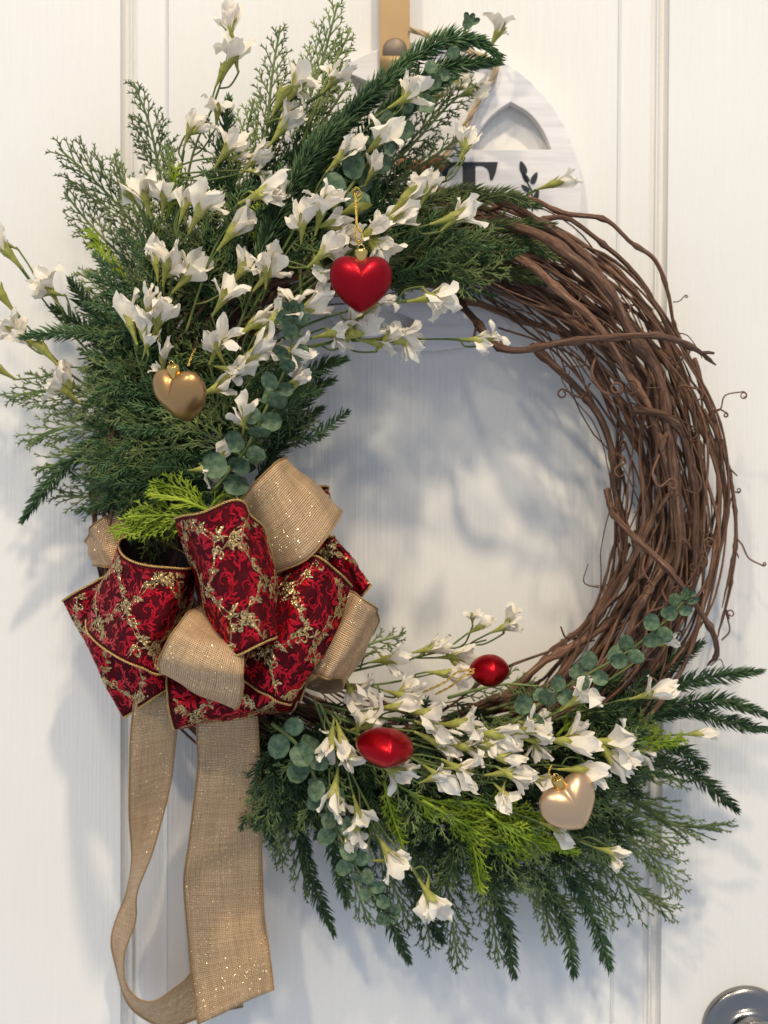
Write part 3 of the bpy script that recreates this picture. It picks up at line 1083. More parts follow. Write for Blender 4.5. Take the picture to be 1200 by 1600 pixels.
# ---- cedar sprays
CED = [
    ([(290, 440), (255, 300), (235, 200), (208, 128)], .06, .065, 46, 'tallest feathery cedar sprig over the left door moulding'),
    ([(300, 430), (270, 320), (262, 230)], .07, .075, 34, 'cedar sprig in front of the tallest left cedar'),
    ([(280, 450), (200, 340), (140, 275), (92, 232)], .06, .065, 46, 'cedar sprig fanning up left from the blossoms'),
    ([(270, 470), (190, 400), (140, 350), (100, 300)], .055, .06, 42, 'cedar sprig just below the up left fan'),
    ([(280, 480), (230, 350), (190, 280), (178, 240)], .065, .07, 36, 'cedar sprig between the two left fans'),
    ([(250, 510), (180, 460), (120, 425)], .055, .06, 34, 'cedar sprig above the level pine tip'),
    ([(400, 330), (415, 220), (425, 120), (438, 40)], .06, .07, 40, 'cedar sprig rising beside the large top blossom'),
    ([(440, 300), (475, 180), (505, 90), (528, 4)], .06, .07, 46, 'highest cedar sprig touching the top edge near the hanger'),
    ([(460, 260), (500, 150), (548, 46)], .065, .07, 36, 'cedar sprig with forked tip left of the gold hanger'),
    ([(450, 300), (500, 200), (545, 130)], .07, .07, 34, 'cedar sprig behind the arching pine base'),
    ([(350, 360), (372, 260), (396, 160)], .07, .075, 34, 'cedar sprig behind the tallest blossom stem'),
    ([(560, 300), (640, 230), (700, 165), (745, 130)], .06, .055, 36, 'thin cedar sprig crossing in front of the sign'),
    ([(590, 310), (670, 250), (735, 205)], .06, .055, 30, 'lower thin cedar sprig in front of the sign beads'),
    ([(280, 640), (160, 625), (80, 610), (10, 622)], .055, .05, 44, 'cedar sprig reaching the left picture edge'),
    ([(290, 660), (180, 670), (100, 668), (42, 690)], .055, .05, 44, 'cedar sprig below the one at the left edge'),
    ([(290, 690), (190, 710), (110, 720), (60, 735)], .055, .05, 42, 'cedar sprig above the drooping left pine'),
    ([(290, 720), (200, 750), (140, 775), (88, 775)], .05, .045, 36, 'lowest cedar sprig left of the burlap bow'),
    ([(310, 650), (250, 660), (195, 670)], .095, .10, 34, 'cedar sprig lying in front below the champagne heart'),
    ([(330, 690), (260, 700), (190, 705)], .10, .10, 36, 'near cedar sprig left of the lower eucalyptus leaves'),
    ([(340, 720), (270, 730), (210, 745)], .095, .095, 34, 'near cedar sprig just above the lime tuft'),
    ([(390, 720), (340, 690), (290, 660), (255, 640)], .10, .105, 34, 'cedar sprig crossing in front under the heart point'),
    ([(370, 520), (388, 470), (398, 420)], .10, .105, 30, 'light cedar tip among the middle blossoms'),
    ([(380, 640), (420, 600), (440, 570)], .09, .09, 30, 'cedar sprig behind the upper eucalyptus leaves'),
    ([(470, 460), (470, 420), (490, 380)], .09, .09, 30, 'cedar tip left of the red hanging heart'),
    ([(900, 1230), (980, 1250), (1060, 1290), (1138, 1288)], .055, .05, 42, 'cedar sprig reaching farthest right below the pines'),
    ([(890, 1240), (960, 1215), (1020, 1205), (1070, 1222)], .055, .05, 34, 'cedar sprig over the moulding beside the lower champagne heart'),
    ([(880, 1260), (960, 1300), (1020, 1340), (1062, 1392)], .055, .05, 40, 'cedar sprig with forked tip crossing the right moulding'),
    ([(870, 1270), (930, 1330), (990, 1390), (1052, 1425)], .055, .045, 40, 'cedar sprig below the forked one at the moulding'),
    ([(900, 1270), (990, 1290), (1060, 1320)], .06, .05, 38, 'cedar sprig behind the right champagne heart'),
    ([(850, 1280), (900, 1360), (960, 1440)], .05, .045, 36, 'cedar sprig between the hanging pines at right'),
    ([(800, 1290), (840, 1370), (862, 1470)], .05, .045, 36, 'cedar sprig hanging behind the lime tip'),
    ([(720, 1290), (760, 1390), (780, 1500)], .05, .045, 36, 'cedar sprig hanging lowest in the middle'),
    ([(680, 1290), (700, 1390), (716, 1510)], .05, .045, 34, 'cedar sprig hanging under the curled blossom'),
    ([(640, 1280), (660, 1380), (672, 1480)], .05, .045, 34, 'cedar sprig behind the curled lowest blossom'),
    ([(580, 1280), (610, 1370), (640, 1450)], .05, .045, 34, 'cedar sprig hanging beside the eucalyptus tip'),
    ([(520, 1260), (545, 1350), (575, 1440)], .05, .045, 32, 'cedar sprig hanging behind the eucalyptus string'),
    ([(450, 1150), (440, 1260), (437, 1350)], .055, .045, 30, 'dark cedar sprig along the burlap tail edge'),
    ([(470, 1160), (462, 1280), (480, 1400)], .05, .045, 32, 'cedar sprig hanging next to the burlap tail'),
    ([(440, 1130), (425, 1220), (418, 1300)], .05, .04, 26, 'cedar sprig half hidden behind the burlap tail'),
    ([(520, 1050), (570, 1010), (630, 992)], .06, .06, 24, 'cedar tip beside the right burlap loop'),
    ([(700, 1090), (780, 1070), (840, 1072)], .065, .065, 28, 'cedar sprig under the small red ornament'),
    ([(760, 1110), (840, 1090), (900, 1105)], .06, .06, 28, 'cedar sprig at the inner rim near the vine end'),
    ([(830, 1310), (900, 1330), (970, 1360)], .065, .06, 36, 'near cedar sprig under the lower champagne heart'),
    ([(780, 1320), (830, 1380), (900, 1430)], .06, .05, 36, 'cedar sprig fanning out below the lime foliage'),
]
for path, d0, d1, sprd, lb in CED:
    cedar_sprig(path, d0, d1, lb, sprd, path[0][1] >= 1120 or path[-1][0] < 95)

LIME = [
    ([(330, 800), (270, 815), (215, 822), (178, 832)], .115, .12, 26, 'bright lime sprig lying over the burlap left of the bow'),
    ([(330, 800), (280, 780), (235, 772)], .12, .125, 22, 'lime sprig standing above the red bow loop'),
    ([(330, 800), (285, 765), (240, 758)], .115, .12, 20, 'highest lime sprig above the bow'),
    ([(325, 800), (345, 775), (380, 768)], .115, .12, 18, 'lime tip between red loop and eucalyptus'),
    ([(320, 810), (260, 805), (200, 808)], .12, .12, 22, 'lime sprig behind the dark loop opening'),
    ([(210, 450), (165, 400), (136, 358)], .055, .06, 14, 'small lime tip among the left cedar fans'),
    ([(230, 540), (190, 510), (160, 490)], .06, .06, 14, 'tiny lime tip near the level pine sprig'),
    ([(262, 340), (270, 300), (276, 262)], .085, .09, 14, 'small lime tip between two upper blossoms'),
    ([(420, 400), (405, 360), (408, 325)], .085, .09, 18, 'lime fern tip beneath the spread blossom'),
    ([(600, 1220), (612, 1270), (630, 1322)], .105, .10, 13, 'narrow lime tip hanging under the red edge-on ornament'),
    ([(620, 1225), (650, 1245), (680, 1280)], .10, .10, 20, 'lime tuft beside the narrow hanging tip'),
    ([(640, 1240), (720, 1265), (800, 1300), (905, 1332)], .10, .095, 26, 'longest lime sprig pointing right under the blossoms'),
    ([(660, 1250), (730, 1290), (790, 1325), (840, 1335)], .105, .10, 28, 'broad lime sprig in the middle of the lower cluster'),
    ([(690, 1260), (735, 1310), (752, 1392)], .10, .095, 22, 'lime sprig ending in a downward tip'),
    ([(700, 1250), (780, 1262), (860, 1290)], .105, .10, 24, 'lime sprig behind the curled white blossom'),
    ([(760, 1270), (820, 1310), (870, 1320)], .11, .105, 24, 'lime sprig nearest the lower champagne heart'),
    ([(900, 1180), (980, 1165), (1070, 1155)], .085, .08, 20, 'lime sprig ending beside the rightmost blossom bud'),
    ([(920, 1190), (980, 1150), (1030, 1140)], .085, .08, 20, 'lime tuft above the rightmost blossom bud'),
    ([(930, 1200), (990, 1195), (1020, 1205)], .085, .08, 18, 'lime tuft beneath the folded white petals'),
    ([(870, 1150), (890, 1130), (910, 1128)], .09, .09, 14, 'small lime tip under the eucalyptus leaves'),
]
for path, d0, d1, sprd, lb in LIME:
    cedar_sprig(path, d0, d1, lb, sprd, False, 'lime', 1.75, 1.25, 'lime_sprig', 'lime sprig', 'bright lime green sprigs of the wreath')


# ------------------------------------------------------------------ eucalyptus
def leaf_mesh(k):
    L_, Wd = .0160, .0066
    n, m = 10, 7
    g = np.zeros((n, m, 3))
    for i in range(n):
        u = i / (n - 1)
        w = Wd * math.sqrt(max(0, 1 - (2 * (u ** .92) - 1) ** 2)) ** .9 + .0003
        for j in range(m):
            v = j / (m - 1) * 2 - 1
            z = -.0016 * (1 - abs(v)) ** 2 * 0 + .0022 * v * v * (1 if k != 1 else -.6) + .0025 * (u - .3) ** 2 * (-1 if k == 2 else 1)
            z -= .0005 * math.exp(-(v / .16) ** 2)
            z += .0004 * math.sin(u * 9 + k) * v
            g[i, j] = (u * L_ + .0015, w * v, z)
    mb = MB()
    mb.grid(g)
    mb.tube(np.array([[-.0005, 0, -.0006], [.002, 0, -.0006], [.012, 0, -.0004]]), [.0006, .0005, .0002], 5)
    me = mb.mesh('leaf')
    me.materials.append(M['euc'])
    return me


LEAF = [leaf_mesh(k) for k in range(3)]


def axes(x, z):
    x = nrm(x)
    z = np.asarray(z, float)
    z = nrm(z - x * np.dot(z, x))
    y = np.cross(z, x)
    return Matrix(((x[0], y[0], z[0]), (x[1], y[1], z[1]), (x[2], y[2], z[2]))).to_4x4()


def eucalyptus(path, d0, d1, label, s0, s1, gap):
    p = catmull(lift(path, d0, d1), 50)
    o = thing('eucalyptus_stem', p[0], label, 'eucalyptus', 'eucalyptus stems in the wreath')
    mb = MB()
    mb.tube(p, np.linspace(.0014, .0006, 50), 6)
    mb.build('stem', M['stem'], o)
    L = arclen(p)
    t, _, _ = frames(p)
    s_, k = L[-1] * .06, 0
    while s_ < L[-1]:
        f = s_ / L[-1]
        pos = np.array([np.interp(s_, L, p[:, j]) for j in range(3)])
        tn = nrm(np.array([np.interp(s_, L, t[:, j]) for j in range(3)]))
        side = nrm(np.cross(tn, OUT))
        up = nrm(np.cross(side, tn))
        if np.dot(up, OUT) < 0:
            up = -up
        sc_ = s0 + (s1 - s0) * f
        for sg in (1, -1):
            if k % 2 == 0:
                x = side * sg * .9 + tn * rng.uniform(.35, .7) + up * rng.uniform(-.05, .35)
                z = up + tn * rng.uniform(-.5, .1) + side * rng.normal(0, .25)
            else:
                x = tn * rng.uniform(.5, .9) + up * (rng.uniform(.3, .8) if sg > 0 else -.5) + side * rng.normal(0, .35)
                z = up * .8 - tn * rng.uniform(.3, 1.0) + side * rng.normal(0, .3)
            lf = link('leaf', LEAF[rng.integers(0, 3)], o)
            lf.matrix_parent_inverse = Matrix()
            lf.matrix_basis = Matrix.Translation(Vector(pos - p[0])) @ axes(x, z) @ Matrix.Scale(sc_ * rng.uniform(.85, 1.12), 4)
        s_ += gap * (.55 + .45 * sc_ / s0) * rng.uniform(.85, 1.15)
        k += 1
    for sg in (0, 1, -1):
        lf = link('leaf', LEAF[0], o)
        lf.matrix_parent_inverse = Matrix()
        side = nrm(np.cross(t[-1], OUT))
        lf.matrix_basis = Matrix.Translation(Vector(p[-1] - p[0])) @ axes(t[-1] + side * sg * .6 + OUT * .2, OUT + side * sg * .5) @ Matrix.Diagonal((s1 * .95, s1 * .6, s1, 1))


eucalyptus([(335, 765), (385, 700), (415, 640), (440, 590), (455, 545), (458, 495)], .125, .135, 'eucalyptus stem with large leaves above the burlap loop', 1.12, .72, .0125)
eucalyptus([(520, 330), (560, 275), (600, 220), (640, 165), (685, 110), (722, 55), (732, 38)], .115, .085, 'eucalyptus stem climbing beside the arching pine to the sign', 1.25, .55, .016)
eucalyptus([(425, 1130), (465, 1165), (492, 1215), (510, 1265), (532, 1310), (560, 1360), (585, 1400), (605, 1425)], .118, .10, 'eucalyptus string hanging down beside the burlap tail', 1.12, .6, .0135)
eucalyptus([(800, 1130), (865, 1085), (925, 1050), (985, 1015), (1040, 970), (1068, 940)], .11, .10, 'eucalyptus stem rising over the lower end of the grapevines', 1.0, .68, .0140)


# ------------------------------------------------------------------ white blossoms
def petal_mesh(k, kind):
    r2 = np.random.default_rng(100 + k + (50 if kind == 'o' else 0))
    n, m = 11, 9
    L_ = .0208 * r2.uniform(.85, 1.1)
    Wd = .0061 * r2.uniform(.8, 1.25)
    a0, a1 = (R(r2.uniform(4, 16)), R(r2.uniform(10, 60))) if kind == 'c' else (R(r2.uniform(15, 30)), R(r2.uniform(50, 115)))
    cup = r2.uniform(.0, .4) if kind == 'c' else r2.uniform(-.35, .45)
    tip = r2.uniform(0, 1)
    ph = r2.uniform(0, 6.28, 6)
    g = np.zeros((n, m, 3))
    x = z = 0.0
    tw = r2.normal(0, .3)
    fold, fold2, vc, slant = r2.uniform(-.5, .7), r2.uniform(-.9, .9), r2.uniform(-.4, .4), r2.normal(0, .0018)
    for i in range(n):
        u = i / (n - 1)
        w = .34 + .66 * min(1, (u / .60)) ** 1.0
        if u > .66:
            q = (u - .66) / .34
            w *= 1 - (.30 + .45 * tip) * q ** (1.2 + tip)
        w = max(w, .03) * Wd
        a = a0 + (a1 - a0) * u ** 1.5
        if i:
            x += L_ / (n - 1) * math.cos(a)
            z += L_ / (n - 1) * math.sin(a)
        for j in range(m):
            v = j / (m - 1) * 2 - 1
            dz = -cup * w * v * v * (.5 + .5 * u)
            dz += (.0009 * math.sin(v * 4 + ph[0] + u * 3) + .0007 * math.sin(u * 11 + ph[1] + v * 2.5) + .0006 * math.sin(v * 9 + ph[3] + u * 6)) * u
            dz += fold * w * abs(v - vc) + fold2 * w * max(0, abs(v + vc * .5) - .5)
            dx = (.0011 * math.sin(v * 5 + ph[2]) + slant * v - .0022 * v * v) * u
            yy = w * v
            c_, s_ = math.cos(tw * u), math.sin(tw * u)
            px_, pz_ = -math.sin(a), math.cos(a)
            off = dz * c_ + yy * s_
            g[i, j] = (x + dx + px_ * off, yy * c_ - dz * s_, z + .0012 + pz_ * off)
    mb = MB()
    mb.grid(g)
    me = mb.mesh('petal')
    me.materials.append(M['petal'])
    return me


PET = {k: [petal_mesh(i, k) for i in range(9)] for k in 'oc'}
CL = .0150


def calyx_mesh(k):
    r2 = np.random.default_rng(300 + k)
    mb = MB()
    n = 12
    u = np.linspace(0, 1, n)
    bend = r2.normal(0, .0012)
    p = np.stack([u * CL, bend * u ** 2, np.zeros(n)], -1)
    mb.tube(p, .0009 + .0027 * u ** 1.7, 10, cap=False)
    for s_ in range(3):                                # sepals hugging the petals
        a = s_ * 2.094 + r2.uniform(-.3, .3)
        g = np.zeros((6, 5, 3))
        ln = .0095 * r2.uniform(.8, 1.2)
        for i in range(6):
            uu = i / 5
            w = .0034 * math.sin(math.pi * (.28 + .70 * uu))
            rad = .0032 + .0022 * uu * uu * r2.uniform(.8, 1.5)
            for j in range(5):
                v = j / 4 * 2 - 1
                aa = a + v * w / rad
                g[i, j] = (CL * .86 + ln * uu, bend + rad * math.cos(aa), rad * math.sin(aa))
        mb.grid(g)
    me = mb.mesh('calyx')
    me.materials.append(M['calyx'])
    return me


CAL = [calyx_mesh(k) for k in range(4)]


def blossom_stem(path, d0, d1, label, blossoms):
    p = catmull(lift(path, d0, d1), 46)
    o = thing('blossom_stem', p[0], label, 'blossom stem', 'white paper blossom stems of the wreath')
    blossoms = list(blossoms)
    if len(blossoms) > 2:                       # smaller blooms between the ones placed by eye
        for (x, y, ang, kind, size, *_) in blossoms[:]:
            if kind == 'b' or rng.random() < .25:
                continue
            a = R(ang + rng.choice([-1, 1]) * rng.uniform(25, 60))
            blossoms.append((x + rng.uniform(-34, 6) * math.cos(R(ang)) + 16 * math.cos(a), y - rng.uniform(-34, 6) * math.sin(R(ang)) - 16 * math.sin(a), math.degrees(a), rng.choice(['o', 'c', 'c']), size * rng.uniform(.62, .85)))
    mb = MB()
    mb.tube(p, np.linspace(.0011, .0006, 46), 5)
    for bl in blossoms:
        x, y, ang, kind, size = bl[:5]
        f0 = min(range(46), key=lambda i: np.linalg.norm((p[i] - P(x, y, d1))[[0, 2]]))
        db = -p[f0][1] + .006 if len(bl) < 6 else bl[5]
        a = R(ang)
        reach = 47 * size if kind != 'b' else 22 * size       # from calyx foot to the middle of the petals
        base = P(x - reach * math.cos(a), y + reach * math.sin(a), db)
        dr = nrm(math.cos(a) * RIGHT + math.sin(a) * UP + OUT * rng.uniform(-.05, .42))
        i = min(range(46), key=lambda i: np.linalg.norm(p[i] - base) + (0 if i < 45 else 0))
        i = max(0, i - 5)
        if np.linalg.norm(p[i] - base) > .05:
            mid = base - dr * .03 + (p[i] - base) * .25
        else:
            mid = (p[i] + base) / 2 - dr * .004
        q = catmull([p[i], mid, base, base + dr * .002], 14)
        mb.tube(q, .0007, 5)
        b = bpy.data.objects.new('blossom', None)
        b.empty_display_size = .005
        COL.objects.link(b)
        b.parent = o
        b.matrix_basis = Matrix.Translation(Vector(base - p[0])) @ axes(dr, rng.normal(size=3)) @ Matrix.Scale(size * rng.uniform(.95, 1.05), 4)
        c = link('calyx', CAL[rng.integers(0, 4)], b)
        c.matrix_parent_inverse = Matrix()
        if kind == 'b':
            continue
        npet = 4 if kind == 'o' else 3
        ph = rng.uniform(0, 6.28)
        for s_ in range(npet):
            pk = kind if rng.random() < .8 else 'c'
            e_ = link('petal', PET[pk][rng.integers(0, 9)], b)
            e_.matrix_parent_inverse = Matrix()
            e_.matrix_basis = Matrix.Translation((CL * .9, 0, 0)) @ Matrix.Rotation(ph + s_ * 2 * math.pi / npet + rng.normal(0, .25), 4, 'X') @ Matrix.Rotation(rng.normal(0, .12), 4, 'Y') @ Matrix.Scale(rng.uniform(.88, 1.12), 4)
    mb.build('stem', M['stem'], o)
    return o


BL = [
    ([(262, 560), (275, 390), (300, 245), (333, 165), (350, 110), (360, 70)], .08, .075, 'tallest white blossom stem reaching up over the door panel',
     [(362, 32, 85, 'c', .95), (368, 85, 62, 'c', .95), (343, 160, 82, 'o', .85), (345, 118, 65, 'b', .9)]),
    ([(270, 540), (270, 400), (280, 290), (288, 235)], .09, .085, 'white blossom stem just left of the tallest one',
     [(302, 194, 68, 'c', .8), (364, 226, 52, 'o', 1.0), (404, 246, 42, 'c', .8)]),
    ([(250, 520), (240, 420), (234, 345)], .09, .095, 'white blossom stem in front of the left cedar fans',
     [(222, 300, 110, 'o', .95), (259, 298, 82, 'o', .9), (243, 398, 95, 'c', .9), (206, 310, 130, 'b', .8)]),
    ([(262, 520), (268, 430), (283, 370)], .10, .11, 'white blossom stem with a large folded bloom left of the pine mass',
     [(322, 318, 60, 'c', 1.15), (292, 312, 72, 'c', .85), (303, 420, 48, 'o', 1.1), (264, 404, 78, 'o', .95)]),
    ([(290, 520), (332, 395), (365, 345), (385, 320)], .105, .115, 'white blossom stem ending in two wide spread petals',
     [(418, 300, 22, 'o', 1.05), (371, 354, 50, 'c', 1.05), (386, 412, 55, 'o', .95)]),
    ([(330, 480), (375, 330), (412, 215), (432, 172)], .09, .09, 'white blossom stem with the large bloom below the forked cedar',
     [(466, 126, 60, 'o', 1.15), (449, 188, 55, 'c', 1.05), (531, 118, 45, 'c', .85), (437, 160, 60, 'b', 1.1)]),
    ([(420, 430), (484, 318), (550, 228), (598, 172)], .11, .105, 'white blossom stem with star shaped bloom over the arching pine',
     [(650, 146, 28, 'o', 1.05), (606, 212, 40, 'o', 1.05), (541, 238, 45, 'c', .95), (586, 262, 60, 'c', .7)]),
    ([(600, 270), (690, 165), (765, 75)], .05, .045, 'white blossom stem behind, with its bloom above the sign edge',
     [(785, 38, 62, 'o', .95, .045), (722, 128, 35, 'c', .9, .045), (748, 145, 12, 'c', .85, .042), (690, 140, 60, 'c', .8, .045)]),
    ([(440, 470), (550, 390), (640, 325), (708, 268)], .115, .115, 'white blossom stem with a green calyx in front of the letter',
     [(734, 220, 62, 'c', .85), (648, 300, 42, 'c', 1.2), (614, 342, 40, 'c', 1.1), (672, 290, 65, 'c', .8), (545, 330, 25, 'b', 1.1)]),
    ([(420, 500), (510, 430), (590, 378), (680, 348)], .12, .12, 'white blossom stem pointing right above the red hanging heart',
     [(722, 338, 14, 'c', 1.1), (602, 382, -18, 'o', .95), (550, 372, 10, 'c', .8), (585, 360, 30, 'c', .8)]),
    ([(390, 490), (438, 410), (475, 358)], .115, .125, 'white blossom stem left of the gold ornament cord',
     [(506, 318, 75, 'o', 1.1), (474, 342, 85, 'c', .85), (428, 416, 50, 'o', 1.1), (516, 390, 38, 'c', .95), (524, 346, 20, 'c', .8), (497, 420, -75, 'c', .7)]),
    ([(380, 570), (470, 512), (560, 482), (650, 467)], .12, .125, 'white blossom stem passing under the point of the red heart',
     [(690, 464, 8, 'o', 1.15), (590, 466, 50, 'o', .85), (486, 478, 32, 'c', 1.05), (440, 492, 38, 'o', 1.1), (404, 500, 40, 'c', .9)]),
    ([(380, 600), (460, 548), (560, 532), (690, 530), (735, 534)], .12, .11, 'lowest white blossom stem stretching right over the wreath opening',
     [(757, 533, -5, 'o', .8), (632, 528, 2, 'c', 1.0), (574, 514, 22, 'c', 1.15), (600, 536, -8, 'c', .95), (466, 552, 12, 'c', 1.0), (420, 534, 30, 'o', 1.05), (530, 520, 10, 'c', .9)]),
    ([(320, 660), (350, 620), (385, 580), (420, 555)], .115, .125, 'white blossom stem beside the champagne heart',
     [(402, 548, 42, 'c', .95), (370, 578, 38, 'c', .95), (346, 604, 22, 'c', .85), (349, 528, 62, 'o', 1.0), (357, 458, 55, 'o', .95)]),
    ([(345, 740), (360, 700), (376, 672)], .11, .12, 'white blossom stem among the large eucalyptus leaves',
     [(386, 642, 80, 'c', .8), (349, 708, 55, 'c', .75), (330, 732, 5, 'o', .8), (466, 592, 60, 'c', .75)]),
    ([(250, 640), (150, 560), (85, 490), (50, 445)], .06, .055, 'white blossom stem slanting up left past the pine tips',
     [(70, 440, 122, 'o', .95), (4, 384, 128, 'c', .9), (75, 552, 130, 'b', 1.1), (20, 402, 130, 'b', 1.1)]),
    ([(240, 660), (120, 592), (60, 530), (20, 480)], .055, .05, 'white blossom stem cut by the left picture edge',
     [(14, 502, 135, 'o', .95), (36, 530, 150, 'c', .75), (90, 600, 140, 'o', 1.0), (10, 470, 125, 'b', 1.1), (6, 582, 150, 'b', 1.0)]),
    ([(235, 620), (215, 560), (208, 530)], .10, .11, 'white blossom stem above and left of the champagne heart',
     [(199, 492, 108, 'c', 1.05), (258, 488, 62, 'o', 1.05), (226, 514, 98, 'c', .9), (258, 552, 85, 'c', .75), (236, 470, 85, 'c', .9)]),
    # lower cluster
    ([(500, 1060), (580, 1042), (680, 1020), (760, 1000)], .075, .06, 'uppermost white blossom stem of the lower cluster by the small red ornament',
     [(620, 1026, 12, 'c', .95), (684, 1010, 14, 'c', .9), (724, 1024, 5, 'c', .9), (798, 974, 25, 'o', .8), (757, 975, 30, 'c', .7)]),
    ([(500, 1075), (600, 1068), (680, 1052)], .08, .075, 'white blossom stem left of the small red ornament',
     [(712, 1050, 0, 'c', .95), (575, 1078, -15, 'o', .95), (644, 1088, -12, 'c', .95)]),
    ([(500, 1100), (600, 1122), (720, 1132), (790, 1142)], .095, .10, 'white blossom stem passing above the red edge-on ornament',
     [(590, 1126, 20, 'o', 1.05), (675, 1116, -8, 'o', .95), (690, 1140, -18, 'c', .95), (730, 1132, 0, 'o', 1.05), (786, 1148, -5, 'c', 1.05), (630, 1100, 10, 'c', .9)]),
    ([(500, 1110), (650, 1155), (780, 1150), (870, 1112)], .095, .105, 'white blossom stem ending in a rolled bloom by the eucalyptus',
     [(912, 1084, 36, 'o', .95), (836, 1130, 25, 'o', 1.1), (896, 1154, 2, 'c', 1.05), (692, 1164, -25, 'c', 1.05), (740, 1166, 0, 'c', .95), (850, 1160, -10, 'o', .9)]),
    ([(520, 1120), (700, 1175), (850, 1168), (930, 1158)], .10, .105, 'white blossom stem with drooping folded petals above the champagne heart',
     [(968, 1160, -5, 'o', 1.1), (962, 1188, -48, 'c', 1.0), (797, 1181, -5, 'c', .95), (770, 1160, 15, 'c', .9)]),
    ([(540, 1140), (690, 1195), (840, 1195), (890, 1198)], .105, .11, 'white blossom stem running just over the lower champagne heart',
     [(916, 1200, 3, 'c', .95), (806, 1207, 5, 'c', 1.05), (732, 1206, -25, 'o', 1.0), (694, 1218, -35, 'c', .85), (846, 1222, -25, 'c', .8)]),
    ([(620, 1190), (720, 1235), (850, 1290), (930, 1320)], .11, .10, 'white blossom stem over the lime foliage below the heart',
     [(798, 1250, -45, 'o', .8), (880, 1298, -20, 'o', .85), (962, 1331, -12, 'c', .75)]),
    ([(850, 1130), (940, 1102), (985, 1090)], .095, .09, 'white blossom stem with a curled bloom over the right pine sprigs',
     [(1024, 1078, 20, 'o', .9)]),
    ([(880, 1145), (1000, 1152), (1060, 1148)], .08, .065, 'white blossom bud stem ending over the right pine sprigs',
     [(1098, 1146, 3, 'c', .7), (1006, 1178, -30, 'c', .85)]),
    ([(490, 1090), (508, 1140), (530, 1215), (548, 1280)], .105, .10, 'white blossom stem hanging beside the lower eucalyptus string',
     [(514, 1168, -100, 'o', .95), (524, 1246, -95, 'c', 1.0), (549, 1318, -65, 'c', .8), (538, 1160, -70, 'c', .8)]),
    ([(500, 1100), (545, 1200), (590, 1285), (640, 1350), (662, 1380)], .11, .10, 'lowest white blossom stem ending in a curled bloom',
     [(565, 1282, -72, 'o', .9), (614, 1340, -55, 'o', .95), (682, 1410, -52, 'o', 1.0), (622, 1212, -35, 'o', .9), (552, 1186, -30, 'c', .75)]),
    ([(940, 1070), (985, 1040), (1010, 1020)], .075, .07, 'white blossom tucked behind the right eucalyptus leaves',
     [(1042, 1000, 10, 'c', .8)]),
    ([(700, 400), (790, 330), (840, 296)], .06, .055, 'faint white blossom stem in front of the painted sign sprig',
     [(876, 286, 15, 'c', .85)]),
]
for path, d0, d1, lb, bls in BL:
    blossom_stem(path, d0, d1, lb, bls)


# ------------------------------------------------------------------ heart ornaments
def heart_mesh(name, material):
    m = 22
    half = catmull([(-.06, .375), (0, .352), (.10, .392), (.22, .418), (.35, .392), (.45, .30), (.498, .17), (.495, .03), (.44, -.12), (.33, -.26), (.19, -.385), (.07, -.462), (0, -.485)], 60)[5:]
    half[0] = (0, .352)
    o = np.vstack([half, (half[1:-1] * [-1, 1])[::-1]]) * 32
    n = len(o)
    c = np.array([0, 1.0])
    k = .024 / 16
    v, q, tr = [], [], []
    rows = []
    for i in range(2 * m + 1):
        a = math.pi * (i / (2 * m)) - math.pi / 2        # back to front
        s_, z = math.cos(a), math.sin(a)
        pp = c + (o - c) * max(s_, 1e-4)
        ang = np.arctan2(o[:, 0], o[:, 1])
        th = 9.9 * (1 - .17 * np.exp(-(ang / .17) ** 2) * max(s_, 0) ** 1.2)
        z = math.copysign(.74 * abs(z) + .26 * z * z, z)
        rows.append(np.stack([pp[:, 0] * k, -z * th * k, pp[:, 1] * k], -1))
    g = np.array(rows)
    g = np.concatenate([g, g[:, :1]], 1)
    # relax the crease a little
    for _ in range(3):
        gi = g.copy()
        gi[1:-1] = g[1:-1] * .6 + .2 * (g[2:] + g[:-2])
        core = gi[:, :-1]
        core = core * .6 + .2 * (np.roll(core, 1, 1) + np.roll(core, -1, 1))
        g = np.concatenate([core, core[:, :1]], 1)
    mb = MB()
    mb.grid(g, flip=True)
    return mb, g


def ornament(name, center, rot, size, mat, label, cordpath=None, deep=1.0):
    o = thing(name, center, label, 'ornament', 'heart baubles hung in the wreath')
    o.rotation_euler = rot
    o.scale = (size, size * deep, size)
    mb, g = heart_mesh('body', mat)
    b = mb.build('body', M[mat], o)
    b.matrix_parent_inverse = Matrix()
    top = g[:, :, 2][np.abs(g[:, :, 0]) < .0015].max()
    mb = MB()
    n = 40
    rows = []
    for h, r_ in ((-.0030, .0046), (-.0022, .0050), (.004, .0049), (.0058, .0046), (.0062, .0040), (.0064, .0001)):
        a = np.linspace(0, 2 * math.pi, n + 1)
        hh = h - (.0011 * (1 + np.cos(a * 8)) if h < -.002 else 0)
        rows.append(np.stack([r_ * np.cos(a), r_ * np.sin(a), np.full(n + 1, 1.0) * (top + .0015) + hh], -1))
    mb.grid(np.array(rows))
    c = mb.build('cap', M['gold_cap'], o)
    c.matrix_parent_inverse = Matrix()
    mb = MB()
    a = np.linspace(0, 2 * math.pi, 24)
    mb.tube(np.stack([.0024 * np.cos(a), 0 * a, top + .0088 + .0026 * np.sin(a)], -1), .0005, 6)
    c = mb.build('hanging_loop', M['gold_cap'], o)
    c.matrix_parent_inverse = Matrix()
    if cordpath is not None:
        mb = MB()
        for q in cordpath:
            rope(mb, catmull(q, 60), .0008, 420, 2)
        c = mb.build('gold_cord', M['cord'], o)
        mw = Matrix.Translation(Vector(center)) @ o.rotation_euler.to_matrix().to_4x4() @ Matrix.Diagonal((size, size * deep, size, 1))
        c.matrix_parent_inverse = mw.inverted()
    return o


